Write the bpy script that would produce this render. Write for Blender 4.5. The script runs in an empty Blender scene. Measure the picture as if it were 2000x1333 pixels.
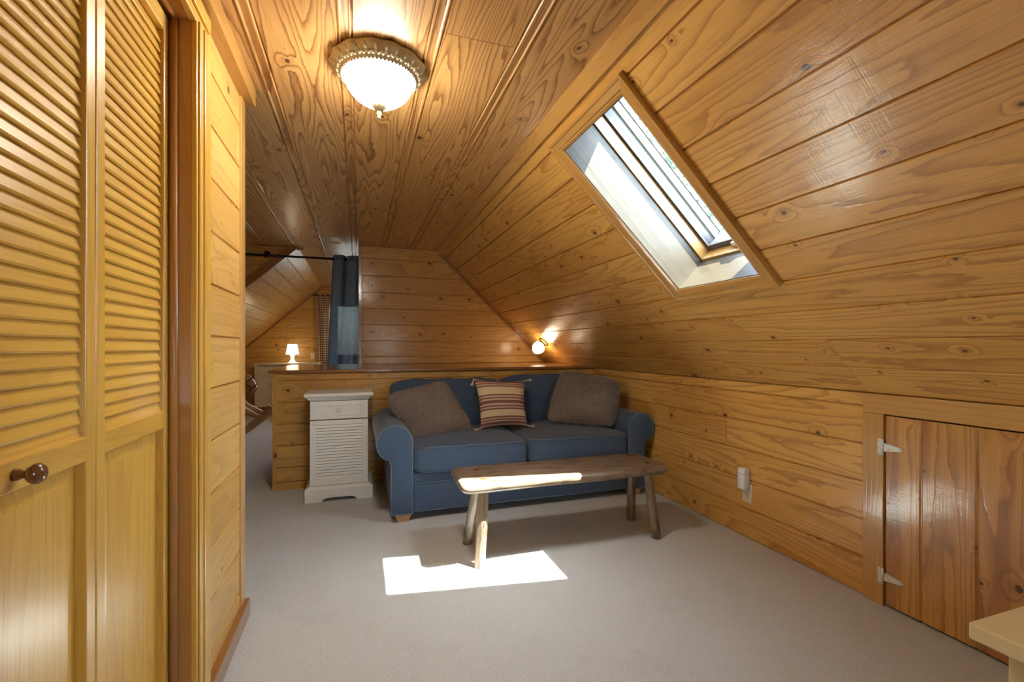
import bpy, bmesh, math, random
from mathutils import Vector, Matrix, Quaternion
random.seed(7)
PI = math.pi
scene = bpy.context.scene
COL = scene.collection

# ------------------------------------------------------------------ camera
YAW = math.atan(300 / 900)
cam_data = bpy.data.cameras.new('camera')
cam_data.sensor_width = 36.0
cam_data.lens = 36.0 * 900 / 2000
cam_data.shift_y = 11.5 / 2000
cam_data.clip_start = 0.02
cam = bpy.data.objects.new('camera', cam_data)
cam.location = (0, 0, 1.15)
cam.rotation_euler = (PI / 2, 0, -YAW)
COL.objects.link(cam)
scene.camera = cam

# ------------------------------------------------------------------ sky, sun, exposure
world = bpy.data.worlds.new('world')
scene.world = world
world.use_nodes = True
wn = world.node_tree
wn.nodes.clear()
w_out = wn.nodes.new('ShaderNodeOutputWorld')
w_bg = wn.nodes.new('ShaderNodeBackground')
w_sky = wn.nodes.new('ShaderNodeTexSky')
w_sky.sky_type = 'NISHITA'
w_sky.sun_disc = False
SUN_FROM = Vector((0.470, -0.235, 1.0)).normalized()
w_sky.sun_elevation = math.asin(SUN_FROM.z)
w_sky.sun_rotation = math.atan2(SUN_FROM.x, SUN_FROM.y)
w_bg.inputs['Strength'].default_value = 1.0
w_hs = wn.nodes.new('ShaderNodeHueSaturation')
w_hs.inputs['Saturation'].default_value = 0.45
wn.links.new(w_sky.outputs[0], w_hs.inputs['Color'])
wn.links.new(w_hs.outputs[0], w_bg.inputs['Color'])
wn.links.new(w_bg.outputs[0], w_out.inputs['Surface'])

sun_data = bpy.data.lights.new('sun', 'SUN')
sun_data.energy = 25.0
sun_data.angle = 0.011
sun_data.color = (1.0, 0.96, 0.88)
sun = bpy.data.objects.new('sun', sun_data)
sun.rotation_euler = (-SUN_FROM).to_track_quat('-Z', 'Y').to_euler()
sun.location = SUN_FROM * 12
COL.objects.link(sun)

vs = scene.view_settings
vs.view_transform = 'Standard'
vs.look = 'None'
vs.exposure = 2.03
vs.gamma = 1.0
vs.use_curve_mapping = False
LAMP_CEILING, LAMP_SCONCE, LAMP_TABLE = 21.0, 6.0, 0.95

# room measures (metres): camera stands at x=0,y=0; y runs to the far gable
CEIL, JX, KX, KZ = 2.26, 0.865, 2.222, 0.94     # flat ceiling, slope junction, knee wall, knee height
YN, YF = -1.55, 9.1                             # near and far gable
YH, YU, YS = 4.10, 5.31, 5.655                  # half wall, upper wall, soffit face
LX, LXE = -0.465, -2.55                         # closet wall, outer left wall
WX0, WX1, WZ0, WZ1 = -0.52, 1.0, 0.95, 1.95      # unseen far gable window, widened for more daylight in the far room
SL = math.hypot(CEIL - KZ, KX - JX)
SU = Vector((KX - JX, 0, KZ - CEIL)).normalized()     # down the slope
SN = Vector((CEIL - KZ, 0, KX - JX)).normalized()     # up and out of the slope

# ------------------------------------------------------------------ node helpers
def newmat(name):
    m = bpy.data.materials.new(name)
    m.use_nodes = True
    nt = m.node_tree
    nt.nodes.clear()
    out = nt.nodes.new('ShaderNodeOutputMaterial')
    return m, nt, out

def nd(nt, typ, props=None, **inp):
    n = nt.nodes.new(typ)
    for k, v in (props or {}).items():
        setattr(n, k, v)
    for k, v in inp.items():
        key = k.replace('_', ' ')
        sock = n.inputs[key] if key in n.inputs else n.inputs[int(k[1:])]
        if isinstance(v, bpy.types.NodeSocket):
            nt.links.new(v, sock)
        else:
            sock.default_value = v
    return n

def mth(nt, op, a, b=None, c=None, clamp=False):
    n = nt.nodes.new('ShaderNodeMath')
    n.operation = op
    n.use_clamp = clamp
    for i, v in enumerate((a, b, c)):
        if v is None:
            continue
        if isinstance(v, bpy.types.NodeSocket):
            nt.links.new(v, n.inputs[i])
        else:
            n.inputs[i].default_value = v
    return n.outputs[0]

def vmth(nt, op, a, b):
    n = nt.nodes.new('ShaderNodeVectorMath')
    n.operation = op
    for i, v in enumerate((a, b)):
        if isinstance(v, bpy.types.NodeSocket):
            nt.links.new(v, n.inputs[i])
        else:
            n.inputs[i].default_value = v
    return n

def mix(nt, fac, a, b, blend='MIX'):
    n = nt.nodes.new('ShaderNodeMix')
    n.data_type = 'RGBA'
    n.blend_type = blend
    for sock, v in ((n.inputs[0], fac), (n.inputs[6], a), (n.inputs[7], b)):
        if isinstance(v, bpy.types.NodeSocket):
            nt.links.new(v, sock)
        else:
            sock.default_value = v if not isinstance(v, tuple) or len(v) == 4 else (*v, 1)
    return n.outputs[2]

def mrange(nt, v, a, b, c, d, smooth=True):
    n = nt.nodes.new('ShaderNodeMapRange')
    n.interpolation_type = 'SMOOTHSTEP' if smooth else 'LINEAR'
    nt.links.new(v, n.inputs[0])
    for i, x in enumerate((a, b, c, d)):
        n.inputs[i + 1].default_value = x
    return n.outputs[0]

def rgb(h, g=2.2):
    h = h.lstrip('#')
    return tuple(((int(h[i:i + 2], 16) / 255) ** g) for i in (0, 2, 4))

def wood(name, light, dark, knot=(0.06, 0.022, 0.008), knots=0.45, lines=0.55, ring=20.0, tint_dark=(0.75, 0.62, 0.45), tint_amt=0.5,
         rough=0.38, coat=0.8, coat_rough=0.09, bump=0.12, streak=0.0, red=None, worn=0.0):
    """varnished softwood: cathedral grain, knots, per-board tone; reads UV in metres, u along the grain"""
    m, nt, out = newmat(name)
    uv = nd(nt, 'ShaderNodeUVMap', {'uv_map': 'UVMap'}).outputs[0]
    tint = nd(nt, 'ShaderNodeAttribute', {'attribute_name': 'tint'}).outputs['Fac']
    sep = nd(nt, 'ShaderNodeSeparateXYZ', None, Vector=uv)
    # knots
    SU_, SV_ = 3.3, 5.7
    sc = vmth(nt, 'MULTIPLY', uv, (SU_, SV_, 0.0)).outputs[0]
    vo = nd(nt, 'ShaderNodeTexVoronoi', {'voronoi_dimensions': '2D', 'feature': 'F1'}, Vector=sc, Scale=1.0, Randomness=0.85)
    dl = vmth(nt, 'SUBTRACT', sc, vo.outputs['Position']).outputs[0]
    dm = vmth(nt, 'MULTIPLY', dl, (0.8 / SU_, 1.0 / SV_, 0.0)).outputs[0]
    wob = nd(nt, 'ShaderNodeTexNoise', {'noise_dimensions': '2D'}, Vector=uv, Scale=60.0, Detail=1.0).outputs[0]
    r = mth(nt, 'ADD', vmth(nt, 'LENGTH', dm, (0, 0, 0)).outputs['Value'], mth(nt, 'MULTIPLY', mth(nt, 'SUBTRACT', wob, 0.5), 0.008))
    vc = nd(nt, 'ShaderNodeSeparateColor', None, Color=vo.outputs['Color'])
    keep = mth(nt, 'LESS_THAN', vc.outputs[0], knots)
    rad = mth(nt, 'ADD', mth(nt, 'MULTIPLY', mth(nt, 'POWER', vc.outputs[1], 2.0), 0.012), 0.0042)
    rr = mth(nt, 'DIVIDE', r, rad)
    kcore = mth(nt, 'MULTIPLY', mrange(nt, rr, 0.75, 1.15, 1.0, 0.0), keep)
    kring = mth(nt, 'MULTIPLY', mrange(nt, rr, 1.0, 3.6, 1.0, 0.0), keep)
    pull = mth(nt, 'MULTIPLY', mrange(nt, rr, 0.6, 6.5, 1.0, 0.0), keep)
    # rings
    lowv = vmth(nt, 'MULTIPLY', uv, (0.36, 5.2, 0.0)).outputs[0]
    low = nd(nt, 'ShaderNodeTexNoise', {'noise_dimensions': '2D'}, Vector=lowv, Scale=1.0, Detail=1.6, Roughness=0.4).outputs[0]
    jit = nd(nt, 'ShaderNodeTexNoise', {'noise_dimensions': '2D'}, Vector=vmth(nt, 'MULTIPLY', uv, (9, 40, 0)).outputs[0], Scale=1.0, Detail=2.0).outputs[0]
    g = mth(nt, 'ADD', mth(nt, 'MULTIPLY', low, ring), mth(nt, 'MULTIPLY', sep.outputs[1], 14.0))
    g = mth(nt, 'ADD', g, mth(nt, 'MULTIPLY', pull, 1.3))
    g = mth(nt, 'ADD', g, mth(nt, 'MULTIPLY', jit, 0.45))
    fr = mth(nt, 'FRACT', g)
    late = mth(nt, 'MULTIPLY', mth(nt, 'POWER', fr, 3.5), mrange(nt, fr, 0.9, 1.0, 1.0, 0.0))
    late = mth(nt, 'MULTIPLY', late, 1.35, clamp=True)
    fib = nd(nt, 'ShaderNodeTexNoise', {'noise_dimensions': '2D'}, Vector=vmth(nt, 'MULTIPLY', uv, (5, 190, 0)).outputs[0], Scale=1.0, Detail=2.0).outputs[0]
    blot = nd(nt, 'ShaderNodeTexNoise', {'noise_dimensions': '2D'}, Vector=vmth(nt, 'MULTIPLY', uv, (1.3, 3.5, 0)).outputs[0], Scale=1.0, Detail=2.0).outputs[0]
    c = mix(nt, mth(nt, 'MULTIPLY', tint, tint_amt), light, tuple(light[i] * tint_dark[i] for i in range(3)))
    if red is not None:
        band = mrange(nt, nd(nt, 'ShaderNodeTexNoise', {'noise_dimensions': '2D'}, Vector=vmth(nt, 'MULTIPLY', uv, (0.35, 7.5, 0)).outputs[0], Scale=1.0, Detail=1.0).outputs[0], 0.49, 0.54, 0.0, 1.0)
        c = mix(nt, mth(nt, 'MULTIPLY', band, 0.85), c, red)
    c = mix(nt, mth(nt, 'MULTIPLY', mrange(nt, blot, 0.35, 0.7, 0.0, 1.0), 0.22 + streak), c, tuple(light[i] * tint_dark[i] for i in range(3)))
    c = mix(nt, mth(nt, 'MULTIPLY', late, lines), c, dark)
    c = mix(nt, mth(nt, 'MULTIPLY', mrange(nt, fib, 0.35, 0.75, 0.0, 1.0), 0.22), c, dark)
    c = mix(nt, mth(nt, 'MULTIPLY', kring, 0.3), c, dark)
    c = mix(nt, mth(nt, 'MULTIPLY', kcore, 0.88), c, knot)
    if worn > 0:
        wn_ = nd(nt, 'ShaderNodeTexNoise', {'noise_dimensions': '2D'}, Vector=vmth(nt, 'MULTIPLY', uv, (6, 22, 0)).outputs[0], Scale=1.0, Detail=5.0, Roughness=0.65).outputs[0]
        c = mix(nt, mth(nt, 'MULTIPLY', mrange(nt, wn_, 0.5, 0.68, 0.0, 1.0), worn), c, (0.035, 0.02, 0.013))
    saw = nd(nt, 'ShaderNodeTexNoise', {'noise_dimensions': '2D'}, Vector=vmth(nt, 'MULTIPLY', uv, (170, 7, 0)).outputs[0], Scale=1.0, Detail=1.5).outputs[0]
    wave = nd(nt, 'ShaderNodeTexNoise', {'noise_dimensions': '2D'}, Vector=vmth(nt, 'MULTIPLY', uv, (7, 9, 0)).outputs[0], Scale=1.0, Detail=1.0).outputs[0]
    hgt = mth(nt, 'ADD', mth(nt, 'MULTIPLY', saw, 0.35), mth(nt, 'ADD', mth(nt, 'MULTIPLY', fib, 0.4), mth(nt, 'MULTIPLY', late, -0.35)))
    hgt = mth(nt, 'ADD', hgt, mth(nt, 'MULTIPLY', wave, 2.5))
    bp = nd(nt, 'ShaderNodeBump', None, Strength=bump, Distance=0.004, Height=hgt)
    p = nd(nt, 'ShaderNodeBsdfPrincipled', None, Base_Color=c, Roughness=rough, Coat_Weight=coat, Coat_Roughness=coat_rough, Normal=bp.outputs[0])
    nt.links.new(bp.outputs[0], p.inputs['Coat Normal'])
    nt.links.new(p.outputs[0], out.inputs[0])
    return m

def plain(name, col, rough=0.5, metal=0.0, bump=0.0, bscale=200.0, var=0.0, coat=0.0, sheen=0.0, spec=0.5):
    m, nt, out = newmat(name)
    tc = nd(nt, 'ShaderNodeTexCoord').outputs['Object']
    nz = nd(nt, 'ShaderNodeTexNoise', None, Vector=tc, Scale=bscale, Detail=3.0).outputs[0]
    c = mix(nt, mth(nt, 'MULTIPLY', nz, var), (*col, 1), tuple(x * 0.45 for x in col))
    p = nd(nt, 'ShaderNodeBsdfPrincipled', None, Base_Color=c, Roughness=rough, Metallic=metal, Coat_Weight=coat, Sheen_Weight=sheen)
    p.inputs['Specular IOR Level'].default_value = spec
    if bump > 0:
        bp = nd(nt, 'ShaderNodeBump', None, Strength=bump, Distance=0.003, Height=nz)
        nt.links.new(bp.outputs[0], p.inputs['Normal'])
    nt.links.new(p.outputs[0], out.inputs[0])
    return m

def glow(name, col, strength, shade=(0.9, 0.88, 0.84), rough=0.25):
    m, nt, out = newmat(name)
    p = nd(nt, 'ShaderNodeBsdfPrincipled', None, Base_Color=(*shade, 1), Roughness=rough)
    p.inputs['Emission Color'].default_value = (*col, 1)
    p.inputs['Emission Strength'].default_value = strength
    nt.links.new(p.outputs[0], out.inputs[0])
    return m

M = {}
PL, PD = (0.81, 0.475, 0.13), (0.34, 0.14, 0.028)
M['pine'] = wood('pine_boards', PL, PD, ring=14, lines=0.65, knots=0.55, coat_rough=0.15, bump=0.16)
M['pine_ceiling'] = wood('pine_ceiling_boards', (0.74, 0.45, 0.18), (0.24, 0.10, 0.027), knots=0.32, lines=0.95, ring=24, bump=0.1, coat=0.35, coat_rough=0.12)
M['pine_pale'] = wood('pale_pine_boards', (0.70, 0.435, 0.135), (0.38, 0.19, 0.045), knots=0.4, lines=0.5, ring=12, rough=0.4, coat=0.25, coat_rough=0.25)
M['pine_back'] = wood('amber_pine_boards', (0.66, 0.37, 0.085), (0.27, 0.115, 0.022), knots=0.6, lines=0.5, ring=11, rough=0.45, coat=0.28, coat_rough=0.12)
M['trim'] = wood('pine_trim', (0.63, 0.37, 0.115), (0.34, 0.155, 0.038), knots=0.0, lines=0.35, ring=9, tint_amt=0.35, rough=0.3)
M['trim_brown'] = wood('brown_trim', (0.34, 0.145, 0.042), (0.17, 0.06, 0.016), knots=0.0, lines=0.35, ring=9, tint_amt=0.3, rough=0.3)
M['closet'] = wood('honey_closet_wood', (0.76, 0.47, 0.085), (0.48, 0.22, 0.035), knots=0.0, lines=0.38, ring=10, tint_amt=0.25, rough=0.34, coat=0.5, coat_rough=0.22, bump=0.05)
M['jamb'] = wood('jamb_wood', (0.5, 0.24, 0.065), (0.26, 0.1, 0.025), knots=0.0, lines=0.3, ring=8, tint_amt=0.2, rough=0.35)
M['hatch'] = wood('cedar_hatch_boards', (0.68, 0.37, 0.11), (0.2, 0.07, 0.018), knots=0.6, lines=0.6, ring=12, red=(0.42, 0.18, 0.062), rough=0.3)
M['bench'] = wood('worn_bench_wood', (0.235, 0.165, 0.112), (0.075, 0.046, 0.03), knots=0.15, lines=0.6, ring=16, rough=0.42, coat=0.25, coat_rough=0.25, worn=0.8, bump=0.3)
M['horse'] = wood('rocking_horse_wood', (0.5, 0.29, 0.12), (0.28, 0.14, 0.05), knots=0.0, lines=0.35, ring=10, rough=0.45, coat=0.15)
M['knob_wood'] = plain('stained_knob_wood', (0.17, 0.065, 0.02), 0.25, coat=0.5, var=0.3, bscale=30)
M['lining'] = wood('skylight_lining_wood', (0.085, 0.068, 0.045), (0.05, 0.037, 0.024), knots=0.35, lines=0.35, ring=8, rough=0.45, coat=0.2, coat_rough=0.3)  # grey wood darkened further to hold down the strong sun and sky light
M['sofa'] = plain('blue_sofa_canvas', (0.062, 0.094, 0.16), 0.85, bump=0.25, bscale=900, var=0.35, sheen=0.25, spec=0.25)
M['piping'] = plain('blue_piping', (0.10, 0.16, 0.24), 0.8, bump=0.2, bscale=900, sheen=0.2, spec=0.25)
M['sofa_leg'] = wood('sofa_leg_wood', (0.5, 0.28, 0.12), (0.3, 0.14, 0.05), knots=0, ring=6)
M['fur'] = plain('taupe_fur', (0.34, 0.265, 0.225), 0.7, var=0.6, bscale=25, sheen=0.4, spec=0.3)
M['furbase'] = plain('taupe_pile', (0.2, 0.152, 0.128), 0.9, var=0.5, bscale=60, bump=0.5)
M['black'] = plain('black_metal', (0.012, 0.012, 0.013), 0.4, metal=0.6)
M['dark'] = plain('dark_gap', (0.01, 0.008, 0.006), 0.9)
M['brass'] = plain('antique_brass', (0.45, 0.3, 0.11), 0.35, metal=0.9, var=0.4, bscale=60)
M['bronze'] = plain('antiqued_cream_metal', (0.5, 0.41, 0.26), 0.42, metal=0.2, var=0.6, bscale=35, bump=0.4)
M['steel'] = plain('zinc_steel', (0.78, 0.78, 0.75), 0.32, metal=0.3, var=0.2, bscale=40)
M['white_plastic'] = plain('white_plastic', (0.78, 0.77, 0.73), 0.4)
M['ivory'] = plain('ivory_plastic', (0.7, 0.63, 0.48), 0.4)
M['frosted'] = plain('frosted_plastic', (0.72, 0.72, 0.74), 0.35)
M['white_paint'] = plain('cream_white_paint', (0.72, 0.62, 0.43), 0.45, var=0.12, bscale=6, coat=0.1)
M['cream'] = plain('pale_yellow_paint', (0.74, 0.6, 0.34), 0.5, var=0.15, bscale=8)
M['alu'] = plain('darkened_aluminium', (0.10, 0.10, 0.105), 0.4, metal=0.3)  # metal colour darkened to offset overbright sunlight in the shaft
M['strip'] = plain('darkened_cream_strip', (0.17, 0.14, 0.095), 0.6)  # cream darkened to offset the overbright sunlight
M['crystal'] = plain('cut_crystal', (0.75, 0.72, 0.66), 0.08, metal=0.15, coat=1.0)
M['bark'] = plain('tree_bark', (0.12, 0.085, 0.055), 0.9, bump=0.6, bscale=20, var=0.5)
M['bowl'] = glow('lit_alabaster_bowl', (1.0, 0.92, 0.78), LAMP_CEILING)
M['fill_bowl'] = glow('fill_light_bowl', (1.0, 0.86, 0.66), 16.0)  # bowl of the unseen fill lamp in the far room
M['globe'] = glow('lit_sconce_glass', (1.0, 0.78, 0.5), LAMP_SCONCE)
M['shade'] = glow('lit_lamp_shade', (1.0, 0.82, 0.58), LAMP_TABLE)
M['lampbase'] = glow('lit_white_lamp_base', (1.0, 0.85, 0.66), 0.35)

# distressed white nightstand paint
m, nt, out = newmat('distressed_white_paint')
tc = nd(nt, 'ShaderNodeTexCoord').outputs['Object']
n1 = nd(nt, 'ShaderNodeTexNoise', None, Vector=vmth(nt, 'MULTIPLY', tc, (9, 9, 60)).outputs[0], Scale=1.0, Detail=5.0, Roughness=0.7).outputs[0]
c = mix(nt, mth(nt, 'MULTIPLY', mrange(nt, n1, 0.55, 0.72, 0, 1), 0.45), (0.76, 0.74, 0.69), (0.42, 0.375, 0.31))
p = nd(nt, 'ShaderNodeBsdfPrincipled', None, Base_Color=c, Roughness=0.5)
nt.links.new(p.outputs[0], out.inputs[0])
M['distressed'] = m

M['gap_shade'] = plain('dark_gap_shade', (0.16, 0.135, 0.1), 0.7, var=0.3, bscale=30)  # dark colour standing in for shade in the nightstand's gaps
# carpet
m, nt, out = newmat('grey_beige_carpet')
tc = nd(nt, 'ShaderNodeTexCoord').outputs['Object']
n1 = nd(nt, 'ShaderNodeTexNoise', None, Vector=tc, Scale=260.0, Detail=3.0, Roughness=0.7).outputs[0]
n2 = nd(nt, 'ShaderNodeTexNoise', None, Vector=tc, Scale=3.2, Detail=4.0, Roughness=0.6).outputs[0]
v1 = nd(nt, 'ShaderNodeTexVoronoi', None, Vector=tc, Scale=190.0).outputs['Distance']
c = mix(nt, mrange(nt, n1, 0.35, 0.68, 0, 1), (0.47, 0.47, 0.465), (0.75, 0.75, 0.74))
c = mix(nt, mth(nt, 'MULTIPLY', mrange(nt, n2, 0.55, 0.75, 0, 1), 0.22), c, (0.39, 0.38, 0.365))
bp = nd(nt, 'ShaderNodeBump', None, Strength=0.7, Distance=0.006, Height=mth(nt, 'ADD', n1, mth(nt, 'MULTIPLY', v1, 0.8)))
p = nd(nt, 'ShaderNodeBsdfPrincipled', None, Base_Color=c, Roughness=0.95, Sheen_Weight=0.15, Normal=bp.outputs[0])
p.inputs['Specular IOR Level'].default_value = 0.15
nt.links.new(p.outputs[0], out.inputs[0])
M['carpet'] = m

# window glass: clear with a mirror film by Fresnel
m, nt, out = newmat('window_glass')
fc = nd(nt, 'ShaderNodeLayerWeight', None, Blend=0.5).outputs['Facing']
fr = mth(nt, 'ADD', mth(nt, 'MULTIPLY', mth(nt, 'POWER', fc, 5.0), 0.8), 0.035, clamp=True)
tr = nd(nt, 'ShaderNodeBsdfTransparent', None, Color=(0.84, 0.90, 0.91, 1)).outputs[0]
gl = nd(nt, 'ShaderNodeBsdfGlossy', None, Roughness=0.02).outputs[0]
ms = nd(nt, 'ShaderNodeMixShader', None, i0=fr, i1=tr, i2=gl)
nt.links.new(ms.outputs[0], out.inputs[0])
M['glass'] = m

def cloth(name, colour_fn, trans=0.3, rough=0.9):
    m, nt, out = newmat(name)
    uv = nd(nt, 'ShaderNodeUVMap', {'uv_map': 'UVMap'}).outputs[0]
    c, thin = colour_fn(nt, uv)
    d = nd(nt, 'ShaderNodeBsdfPrincipled', None, Base_Color=c, Roughness=rough)
    d.inputs['Specular IOR Level'].default_value = 0.15
    t = nd(nt, 'ShaderNodeBsdfTranslucent', None, Color=c).outputs[0]
    ms = nd(nt, 'ShaderNodeMixShader', None, i0=trans, i1=d.outputs[0], i2=t)
    res = ms.outputs[0]
    if thin is not None:
        tp = nd(nt, 'ShaderNodeBsdfTransparent', None, Color=(1, 1, 1, 1)).outputs[0]
        res = nd(nt, 'ShaderNodeMixShader', None, i0=thin, i1=res, i2=tp).outputs[0]
    nt.links.new(res, out.inputs[0])
    return m

def weave_blue(nt, uv):
    a = nd(nt, 'ShaderNodeTexNoise', {'noise_dimensions': '2D'}, Vector=vmth(nt, 'MULTIPLY', uv, (420, 22, 0)).outputs[0], Scale=1.0, Detail=2.0).outputs[0]
    b = nd(nt, 'ShaderNodeTexNoise', {'noise_dimensions': '2D'}, Vector=vmth(nt, 'MULTIPLY', uv, (30, 420, 0)).outputs[0], Scale=1.0, Detail=2.0).outputs[0]
    s = mth(nt, 'MULTIPLY', a, b)
    c = mix(nt, mrange(nt, s, 0.15, 0.38, 0, 1), (0.085, 0.12, 0.175), (0.16, 0.21, 0.28))
    return c, mrange(nt, s, 0.22, 0.42, 0.0, 0.035)
M['blue_cloth'] = cloth('blue_linen_curtain', weave_blue, 0.42)

def gingham(nt, uv):
    s = nd(nt, 'ShaderNodeSeparateXYZ', None, Vector=uv)
    a = mth(nt, 'GREATER_THAN', mth(nt, 'FRACT', mth(nt, 'MULTIPLY', s.outputs[0], 24.0)), 0.5)
    b = mth(nt, 'GREATER_THAN', mth(nt, 'FRACT', mth(nt, 'MULTIPLY', s.outputs[1], 24.0)), 0.5)
    f = mth(nt, 'MULTIPLY', mth(nt, 'ADD', a, b), 0.5)
    return mix(nt, f, (0.72, 0.58, 0.38), (0.13, 0.025, 0.025)), None
M['gingham'] = cloth('red_gingham', gingham, 0.25)

def stripes(nt, uv):
    s = nd(nt, 'ShaderNodeSeparateXYZ', None, Vector=uv)
    rp = nd(nt, 'ShaderNodeValToRGB', {}, Fac=s.outputs[1])
    cr = rp.color_ramp
    cr.interpolation = 'CONSTANT'
    R_, P_, B_ = (0.2, 0.1, 0.08), (0.55, 0.37, 0.28), (0.60, 0.475, 0.31)
    stops = [(0, P_), (.02, R_), (.085, P_), (.11, R_), (.14, P_), (.175, R_), (.205, B_), (.375, R_), (.405, P_), (.435, R_), (.465, P_), (.50, R_), (.565, P_),
             (.60, R_), (.63, P_), (.66, R_), (.69, B_), (.82, R_), (.85, P_), (.875, R_), (.90, P_), (.925, R_), (.975, P_)]
    while len(cr.elements) < len(stops):
        cr.elements.new(0.5)
    for e, (q, cc) in zip(cr.elements, stops):
        e.position = q
    for e, (q, cc) in zip(cr.elements, stops):
        e.color = (*cc, 1)
    return rp.outputs[0], None
M['stripes'] = cloth('striped_cotton', stripes, 0.0)
M['thread'] = plain('cream_thread', (0.6, 0.5, 0.4), 0.9)

# leaves
m, nt, out = newmat('tree_leaves')
tint = nd(nt, 'ShaderNodeAttribute', {'attribute_name': 'tint'}).outputs['Fac']
c = mix(nt, tint, (0.12, 0.17, 0.13), (0.42, 0.5, 0.44))
d = nd(nt, 'ShaderNodeBsdfPrincipled', None, Base_Color=c, Roughness=0.4).outputs[0]
t = nd(nt, 'ShaderNodeBsdfTranslucent', None, Color=c).outputs[0]
ms = nd(nt, 'ShaderNodeMixShader', None, i0=0.4, i1=d, i2=t)
nt.links.new(ms.outputs[0], out.inputs[0])
M['leaf'] = m

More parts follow.
